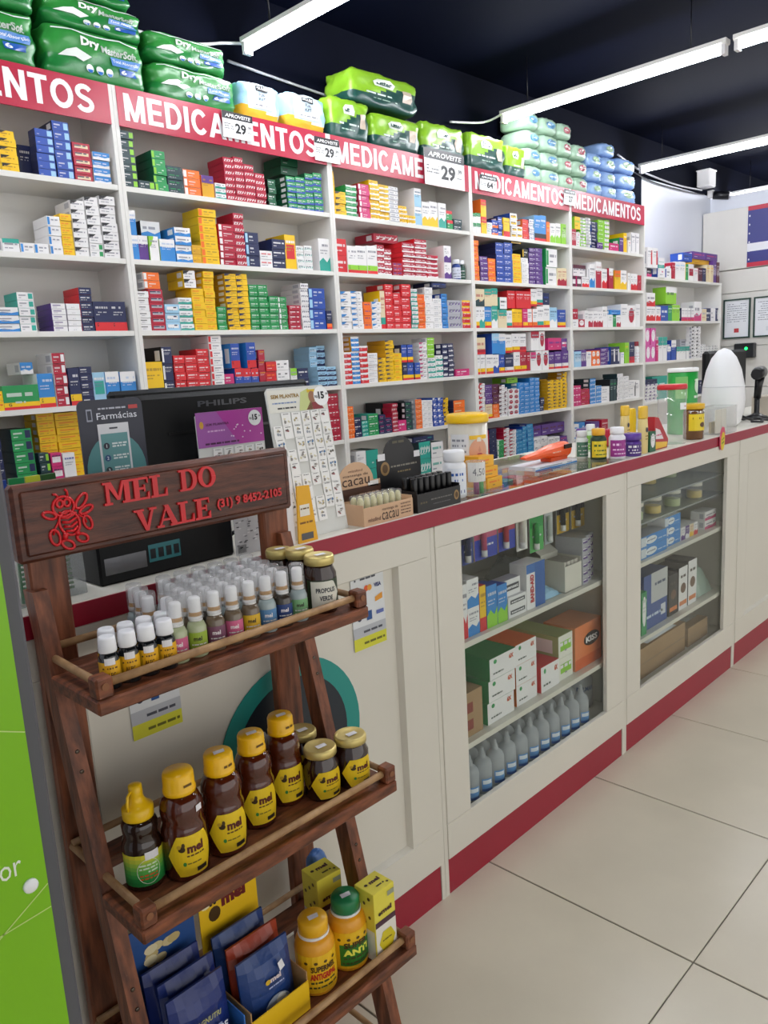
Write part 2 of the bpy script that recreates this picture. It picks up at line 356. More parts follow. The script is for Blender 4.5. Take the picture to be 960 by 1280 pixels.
def block_word(b, s, x0, y, z, h, width, col):
    tot = sum(BLK[c][0] for c in s)+.04*(len(s)-1); k = width/tot; u = x0
    for i, c in enumerate(s):
        for j, p in enumerate(BLK[c][1]): b.face([(u+a*k, y-.00002*j, z+e*h) for a, e in p], col)
        u += (BLK[c][0]+.04)*k
BX = [0.4705+1.0055*k for k in range(6)]
ZL = [2.083, 1.833, 1.58, 1.327, 1.075, .826, .45, .12]; Z6 = [1.935, 1.622, 1.325, 1.03, .72, .4, .12]
FY, BY = 1.45, 1.69
BAYN = ['leftmost bay', 'second bay', 'third bay', 'fourth bay', 'fifth bay']
for k in range(5):
    x0, x1 = BX[k], BX[k+1]; t = empty('shelf_unit', (x0, FY, 0)); w = x1-x0; d = BY-FY
    for a in (0.0005, w-.0145): b = MB(); b.box(a, a+.014, 0, d, 0, 2.413); b.build('side_panel', 'white_board', t)
    b = MB(); b.box(.0145, w-.0145, d-.012, d, .0, 2.40); b.build('back_panel', 'white_board', t)
    b = MB(); b.box(.0145, w-.0145, .004, d-.012, 2.395, 2.413); b.build('top_board', 'white_board', t)
    for z in ZL: b = MB(); b.box(.0145, w-.0145, .003, d-.012, z-.018, z); b.build('shelf', 'white_board', t)
    b = MB(); b.box(.0145, w-.0145, -.002, .004, 2.2815, 2.4125); sg = b.build('sign_board', 'sign_red', t)
    b = MB(); block_word(b, 'MEDICAMENTOS', .036, -.003, 2.304, .090, w-.105, 'f4f4f6'); b.build('lettering', 'plastic', sg)
    tag(t, f'white medicine shelf unit with red MEDICAMENTOS header, {BAYN[k]} from the left', 'shelf unit', 'white medicine shelf bays')
x0, x1 = BX[5]+.002, 6.915; t = empty('shelf_unit', (x0, FY, 0)); w = x1-x0; d = BY-FY
for a in (0, w-.016): b = MB(); b.box(a, a+.016, 0, d, 0, 1.935); b.build('side_panel', 'white_board', t)
b = MB(); b.box(.016, w-.016, d-.012, d, 0, 1.92); b.build('back_panel', 'white_board', t)
for i, z in enumerate(Z6): b = MB(); b.box(.016, w-.016, .003, d-.012, z-.018, z-.0002); b.build('shelf', 'white_board', t)
tag(t, 'low white shelf unit without a header at the far end of the shelf row', 'shelf unit', 'white medicine shelf bays')
# ------------------------------------------------------------ price tags on the signs
def price(x0, x1, z0, z1, num, cents, label, y=1.437, tilt=0):
    t = empty('price_tag', ((x0+x1)/2, y, z1)); w, h = x1-x0, z1-z0
    b = MB(); b.box(-w/2, w/2, 0, .0012, -h, 0, 'f3f3f4'); b.build('card', 'card', t)
    mp = flat((0, -.0006, -h)); b = MB(); b.rect(mp, -w/2, w/2, h*.72, h, '1d1f24'); mp = flat((0, -.001, -h))
    b.text(mp, 'APROVEITE', 0, h*.78, h*.14, 'f2f2f2', w=w*.82, slant=.2, bold=.02)
    b.build('header_strip', 'card', t)
    b = MB(); b.text(mp, num, w*.08, h*.2, h*.40, '15161a', bold=.035, w=w*.36); b.text(mp, cents, w*.37, h*.42, h*.14, '15161a', bold=.02)
    rn = random.Random(3)
    for q in (.34, .43, .52): b.lines(mp, -w*.45, -w*.15, h*q, h*.03, '55565c', rn)
    b.rect(mp, w*.3, w*.42, h*.3, h*.32, '55565c'); b.build('print', 'card', t)
    t.rotation_euler = (tilt, 0, 0); return tag(t, label, 'price tag', 'price tags on the red headers')
price(1.922, 2.067, 2.312, 2.408, '29', ',99', 'small price tag reading 29 on the second header sign')
price(2.39, 2.537, 2.291, 2.388, '29', ',99', 'small price tag reading 29 between second and third headers')
price(3.10, 3.415, 2.276, 2.449, '29', ',99', 'large price sheet reading 29 hanging over the third header', y=1.43)
price(3.556, 3.709, 2.301, 2.381, '64', ',', 'small price tag reading 64 on the fourth header')
price(4.40, 4.53, 2.313, 2.402, '27', '', 'small price tag reading 27 between fourth and fifth headers')
# ------------------------------------------------------------ packs on top of the shelves
def squash(u, t, p): return max(0.0, 1-abs(u)**p-abs(t)**p)**(1/p)
def pack(name, x, y, z, w, d, h, colf, label, group, deco=None, p=12, n=12, seed=0, cat='diaper pack', rz=0):
    rn = random.Random(seed); ph = [rn.uniform(0, 6.28) for _ in range(8)]; am = min(w, h)*.018
    def wr(a, b_, c): return 1+am/min(w, h)*2*(math.sin(7*a+ph[0]+3*b_)*math.sin(6*c+ph[1])+.5*math.sin(15*a+ph[2]-9*c)*math.cos(11*b_+ph[3]))
    def sup(a, b_, c):
        q = (abs(a)**p+abs(b_)**p+abs(c)**p)**(-1/p); k = wr(a, b_, c); return (a*q*w/2*k, b_*q*d/2*k, h/2+c*q*h/2*k)
    b = MB(); g = [-1+2*i/n for i in range(n+1)]
    for ax in range(3):
        for s in (-1, 1):
            for i in range(n):
                for j in range(n):
                    P = []
                    for (i2, j2) in ((i, j), (i+1, j), (i+1, j+1), (i, j+1)):
                        e = [g[i2], g[j2]]; e.insert(ax, s); P.append(e)
                    if (s > 0) != (ax != 1): pass
                    if (s < 0) == (ax != 1): P = P[::-1]
                    cc = [sum(q[k] for q in P)/4 for k in range(3)]
                    b.face([sup(*q) for q in P], colf(*cc), 0, True)
    # weld
    def front(u, v, dd=0):   # u,v in -1..1 across the front
        a, b_, c = sup(u, -1, v); return (a, b_-.0035, c)
    idx = {}; nv = []; mpi = []
    for v in b.v:
        k = (round(v[0], 5), round(v[1], 5), round(v[2], 5))
        if k not in idx: idx[k] = len(nv); nv.append(v)
        mpi.append(idx[k])
    b.v = nv; b.f = [tuple(mpi[k] for k in f) for f in b.f]
    t = empty(name, (x+w/2, y+d/2, z), rz); lo = [min(v[k] for v in b.v) for k in range(3)]; hi = [max(v[k] for v in b.v) for k in range(3)]
    fit = lambda v: tuple((v[k]-(lo[k]+hi[k])/2)*(w, d, h)[k]*.995/(hi[k]-lo[k])+(0, 0, h/2)[k] for k in range(3))
    b.v = [fit(v) for v in b.v]; b.build('wrapper', 'film', t)
    if deco:
        b2 = MB(); deco(b2, front, rn); b2.v = [fit(v) for v in b2.v]; b2.build('print', 'film', t)
    return tag(t, label, cat, group)
def pgrid(b, mp, u0, u1, v0, v1, col, n=6, m_=3):
    for i in range(n):
        for j in range(m_):
            a, c = u0+(u1-u0)*i/n, u0+(u1-u0)*(i+1)/n; e, f = v0+(v1-v0)*j/m_, v0+(v1-v0)*(j+1)/m_
            b.face([mp(a, e), mp(c, e), mp(c, f), mp(a, f)], col)
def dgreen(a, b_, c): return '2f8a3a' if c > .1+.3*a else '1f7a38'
def deco_dry(b, mp, rn):
    q = lambda u, v, d=0: mp(u, v)
    pgrid(b, q, -.92, .92, .80, .86, 'dfe8e2', 8, 1)
    b.text(q, 'Dry', -.12, .24, .46, 'f4f6f4', w=.38, bold=.05); b.text(q, 'MasterSoft', .46, .22, .30, 'b9c4bb', w=.74, bold=.03)
    b.poly2(q, [(-.82, -.25), (-.62, .05), (-.42, .22), (-.12, -.05), (-.3, -.3), (-.45, -.18)], 'e9ede8')
    pgrid(b, q, .28, .88, -.18, .16, '5c8ed0', 4, 2); q2 = lambda u, v, d=0: tuple(x+y for x, y in zip(mp(u, v), (0, -.001, 0)))
    b.text(q2, 'Total Absorção', .58, -.08, .16, 'eef3fa', w=.54, bold=.02); pgrid(b, q, .42, .82, -.5, -.24, '2b5cae', 3, 2); b.text(q2, '6', .5, -.46, .18, 'eef3fa', bold=.03)
    for i in range(3): b.disc(q, -.18+.2*i, -.52, .075, .17, 'e9efe9', n=12); b.poly2(q2, [(-.24+.2*i, -.56), (-.12+.2*i, -.56), (-.15+.2*i, -.68), (-.21+.2*i, -.68)], '2a6fc0')
GP = 'green absorbent pad packs on the shelf tops'; y0 = 1.462
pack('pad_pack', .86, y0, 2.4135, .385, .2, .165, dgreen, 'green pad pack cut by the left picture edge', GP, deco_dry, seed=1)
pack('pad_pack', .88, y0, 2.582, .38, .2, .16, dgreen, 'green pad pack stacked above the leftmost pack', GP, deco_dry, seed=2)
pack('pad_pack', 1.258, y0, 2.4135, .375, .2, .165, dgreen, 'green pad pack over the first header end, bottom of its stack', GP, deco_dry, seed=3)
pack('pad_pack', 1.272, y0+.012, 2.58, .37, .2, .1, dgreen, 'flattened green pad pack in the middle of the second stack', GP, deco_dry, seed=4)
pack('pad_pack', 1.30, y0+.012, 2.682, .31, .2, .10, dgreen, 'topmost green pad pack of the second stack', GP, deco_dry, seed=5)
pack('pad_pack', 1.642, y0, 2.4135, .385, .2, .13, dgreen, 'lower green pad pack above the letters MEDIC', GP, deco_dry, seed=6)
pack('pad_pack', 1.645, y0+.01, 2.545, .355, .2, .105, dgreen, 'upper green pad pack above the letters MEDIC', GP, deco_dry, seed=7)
def dbaby(a, b_, c): return 'e9b22a' if c < -.55-.2*a else ('cfe3f2' if abs(a) < .6 else '9cc6e8')
def deco_baby(b, mp, rn):
    q = lambda u, v, d=0: mp(u, v)
    pgrid(b, q, -.28, .28, .48, .78, '23242c', 3, 2); q2 = lambda u, v, d=0: tuple(x+y for x, y in zip(mp(u, v), (0, -.001, 0)))
    b.text(q2, 'BLUM', 0, .55, .16, 'f0f0f0', w=.46, bold=.03); b.text(q2, 'PUR', 0, .22, .16, '3a3f4c', w=.3); b.text(q2, 'KIT', 0, .0, .16, '3a3f4c', w=.3)
    pgrid(b, q, -.5, .5, -.42, -.1, 'f4f4f2', 4, 2); b.lines(q2, -.4, .4, -.3, .06, '6c7280', rn)
pack('diaper_pack', 2.035, y0, 2.4135, .225, .19, .15, dbaby, 'pale blue and yellow diaper pack, left of the pair', 'pale blue diaper packs', deco_baby, p=5, seed=8)
pack('diaper_pack', 2.27, y0, 2.4135, .245, .19, .155, dbaby, 'pale blue and yellow diaper pack, right of the pair', 'pale blue diaper packs', deco_baby, p=5, seed=9)
def dlit(a, b_, c): return '1d4a43' if c < .05+.35*math.sin(2*a) else '8cbf2e'
def deco_lit(b, mp, rn):
    q = lambda u, v, d=0: mp(u, v); q2 = lambda u, v, d=0: tuple(x+y for x, y in zip(mp(u, v), (0, -.001, 0)))
    b.poly2(q, [(-.35, .2), (.2, .2), (.25, .45), (.1, .68), (-.25, .68), (-.4, .45)], 'e9f0e6'); b.text(q2, 'Litter', -.06, .3, .26, '1d4a43', w=.46, bold=.04)
    pgrid(b, q, .5, .78, -.35, .35, 'c9b8a6', 2, 3); b.lines(q, -.6, .4, -.3, .09, 'd5e6dc', rn); b.lines(q, -.5, .3, -.55, .06, 'a9c6b6', rn)
GL = 'lime and dark green diaper packs'
pack('diaper_pack', 2.52, y0, 2.4135, .25, .2, .18, dlit, 'lime green diaper pack next to the pale blue packs', GL, deco_lit, seed=10)
pack('diaper_pack', 2.782, y0, 2.4135, .345, .2, .155, dlit, 'lime green diaper pack under the topmost lime pack', GL, deco_lit, seed=11)
pack('diaper_pack', 2.66, y0+.005, 2.588, .47, .2, .155, dlit, 'topmost lime green diaper pack lying on two others', GL, deco_lit, seed=12)
pack('diaper_pack', 3.135, y0, 2.4135, .35, .2, .18, dlit, 'lime green diaper pack above the large price sheet', GL, deco_lit, seed=13)
pack('diaper_pack', 3.49, y0-.008, 2.4135, .345, .2, .185, dlit, 'lime green diaper pack above the 64 price tag', GL, deco_lit, seed=14)
pack('diaper_pack', 3.84, y0, 2.4135, .20, .2, .17, lambda a, b_, c: '8cbf2e' if c > -.4 else '1d4a43', 'narrow lime green diaper pack beside the pale green rolls', GL, deco_lit, seed=15)
def dpale(a, b_, c): return 'a9c8b0'
def deco_pale(c1):
    def f(b, mp, rn):
        q = lambda u, v, d=0: mp(u, v); b.disc(q, 0, .05, .5, .42, c1, n=14); q2 = lambda u, v, d=0: tuple(x+y for x, y in zip(mp(u, v), (0, -.001, 0))); b.lines(q2, -.35, .35, 0, .12, 'e9efe9', rn)
    return f
XS = [4.05, 4.225, 4.425, 4.585, 4.76]
for j in range(4):
    for i in range(4):
        if j == 3 and i == 3: continue
        w = XS[i+1]-XS[i]-.003 if i < 4 else .2
        pack('wipes_pack', XS[i], y0+.004*j, 2.4135+.098*j, w, .2, .096, dpale, f'pale green wrapped pack, {ORD[j]} row from below, {ORD[i]} from the left', 'pale green packs on the fourth bay', deco_pale('5f93b8' if i < 2 else 'b0606a'), p=4.6, n=8, seed=20+j*4+i, cat='wipes pack')
XS = [4.765, 4.945, 5.14, 5.43]
for j in range(4):
    for i in range(3):
        if (j == 3 and i != 1): continue
        pack('wipes_pack', XS[i], y0+.004*j, 2.4135+(.09 if i < 2 else .098)*j, XS[i+1]-XS[i]-.003, .2, .088 if i < 2 else .096, lambda a, b_, c: '8fb0e0' if a < .3 else '7fa4da', f'pale blue wrapped pack, {ORD[j]} row from below, {ORD[i]} from the left', 'pale blue packs on the fifth bay', deco_pale('a9c9a4'), p=4.6, n=8, seed=40+j*4+i, cat='wipes pack')
# ------------------------------------------------------------ medicine boxes
def blend(a, b_, t): A_, B_ = K(a), K(b_); return tuple(A_[i]*(1-t)+B_[i]*t for i in range(3))+(1.0,)
def carton(b, x, y, z, w, d, h, A, B, S, st, rn):
    """one folded carton with its printed front"""
    b.box(x, x+w, y, y+d, z, z+h, A, 0, S, S if S != 'k' else A)
    e = .0006; mp = lambda u, v, dd=0: (x+u*w, y-e, z+v*h); m2 = lambda u, v, dd=0: (x+u*w, y-2*e, z+v*h)
    m3 = lambda u, v, dd=0: (x-e, y+d*(1-u), z+v*h)
    ink = blend(A, 'w' if A in 'kncrbBgGdpmTCtMo' else ('c' if A in 'e' else ('C' if A in 'ya' else 'n')), .62 if A not in 'ya' else .5); tall = h > w*1.15
    if st == 1: b.rect(mp, 0.02, .2, .1, .9, B)
    elif st == 2: b.rect(mp, 0, 1, .66, 1, B)
    elif st == 3: b.poly2(mp, [(0, 1), (0, .55), (.2, .62), (.5, .95), (.5, 1)], B)
    elif st == 4: b.poly2(mp, [(0, 0), (1, 0), (1, .45), (.7, .28), (.35, .42), (0, .3)], B)
    elif st == 5: b.rect(mp, .12, .88, .3, .72, B)
    elif st == 6: b.disc(mp, .5, .55, .36, .36, B, n=10)
    elif st == 7: b.rect(mp, 0, 1, .12, .3, B); b.rect(mp, 0, 1, 0, .12, 'r'); b.text(m2, 'G', .12, .15, .12, 'k', w=.09, align='L') if w*h > .004 else None
    elif st == 8: b.rect(mp, .68, .95, .16, .86, B)
    elif st == 9:
        for k in range(4): u = .08+.24*k; b.poly2(mp, [(u, .3), (u+.1, .62), (u+.18, .8), (u+.14, .4)], B)
    pc = blend(A, B, .8) if st == 0 and B != A else ink
    if st == 5: pc = 'n' if B in 'wesy' else 'w'
    if tall:
        b.lines(m2, .12, .9, .76, .07, pc, rn, .9); b.lines(m2, .12, .8, .62, .035, ink, rn); b.lines(m2, .12, .7, .54, .03, ink, rn)
    else:
        u0 = .3 if st in (1,) else .1; u1 = .62 if st == 8 else .9
        b.lines(m2, u0, u1-.15*rn.random(), .54, .15 if h > .02 else .2, pc, rn, .95); b.lines(m2, u0, u1-.3, .26, .08, ink, rn, .7)
    if rn.random() < .5: b.rect(m3, .62, .9, .2, .8, 'w' if S != 'w' else 's')
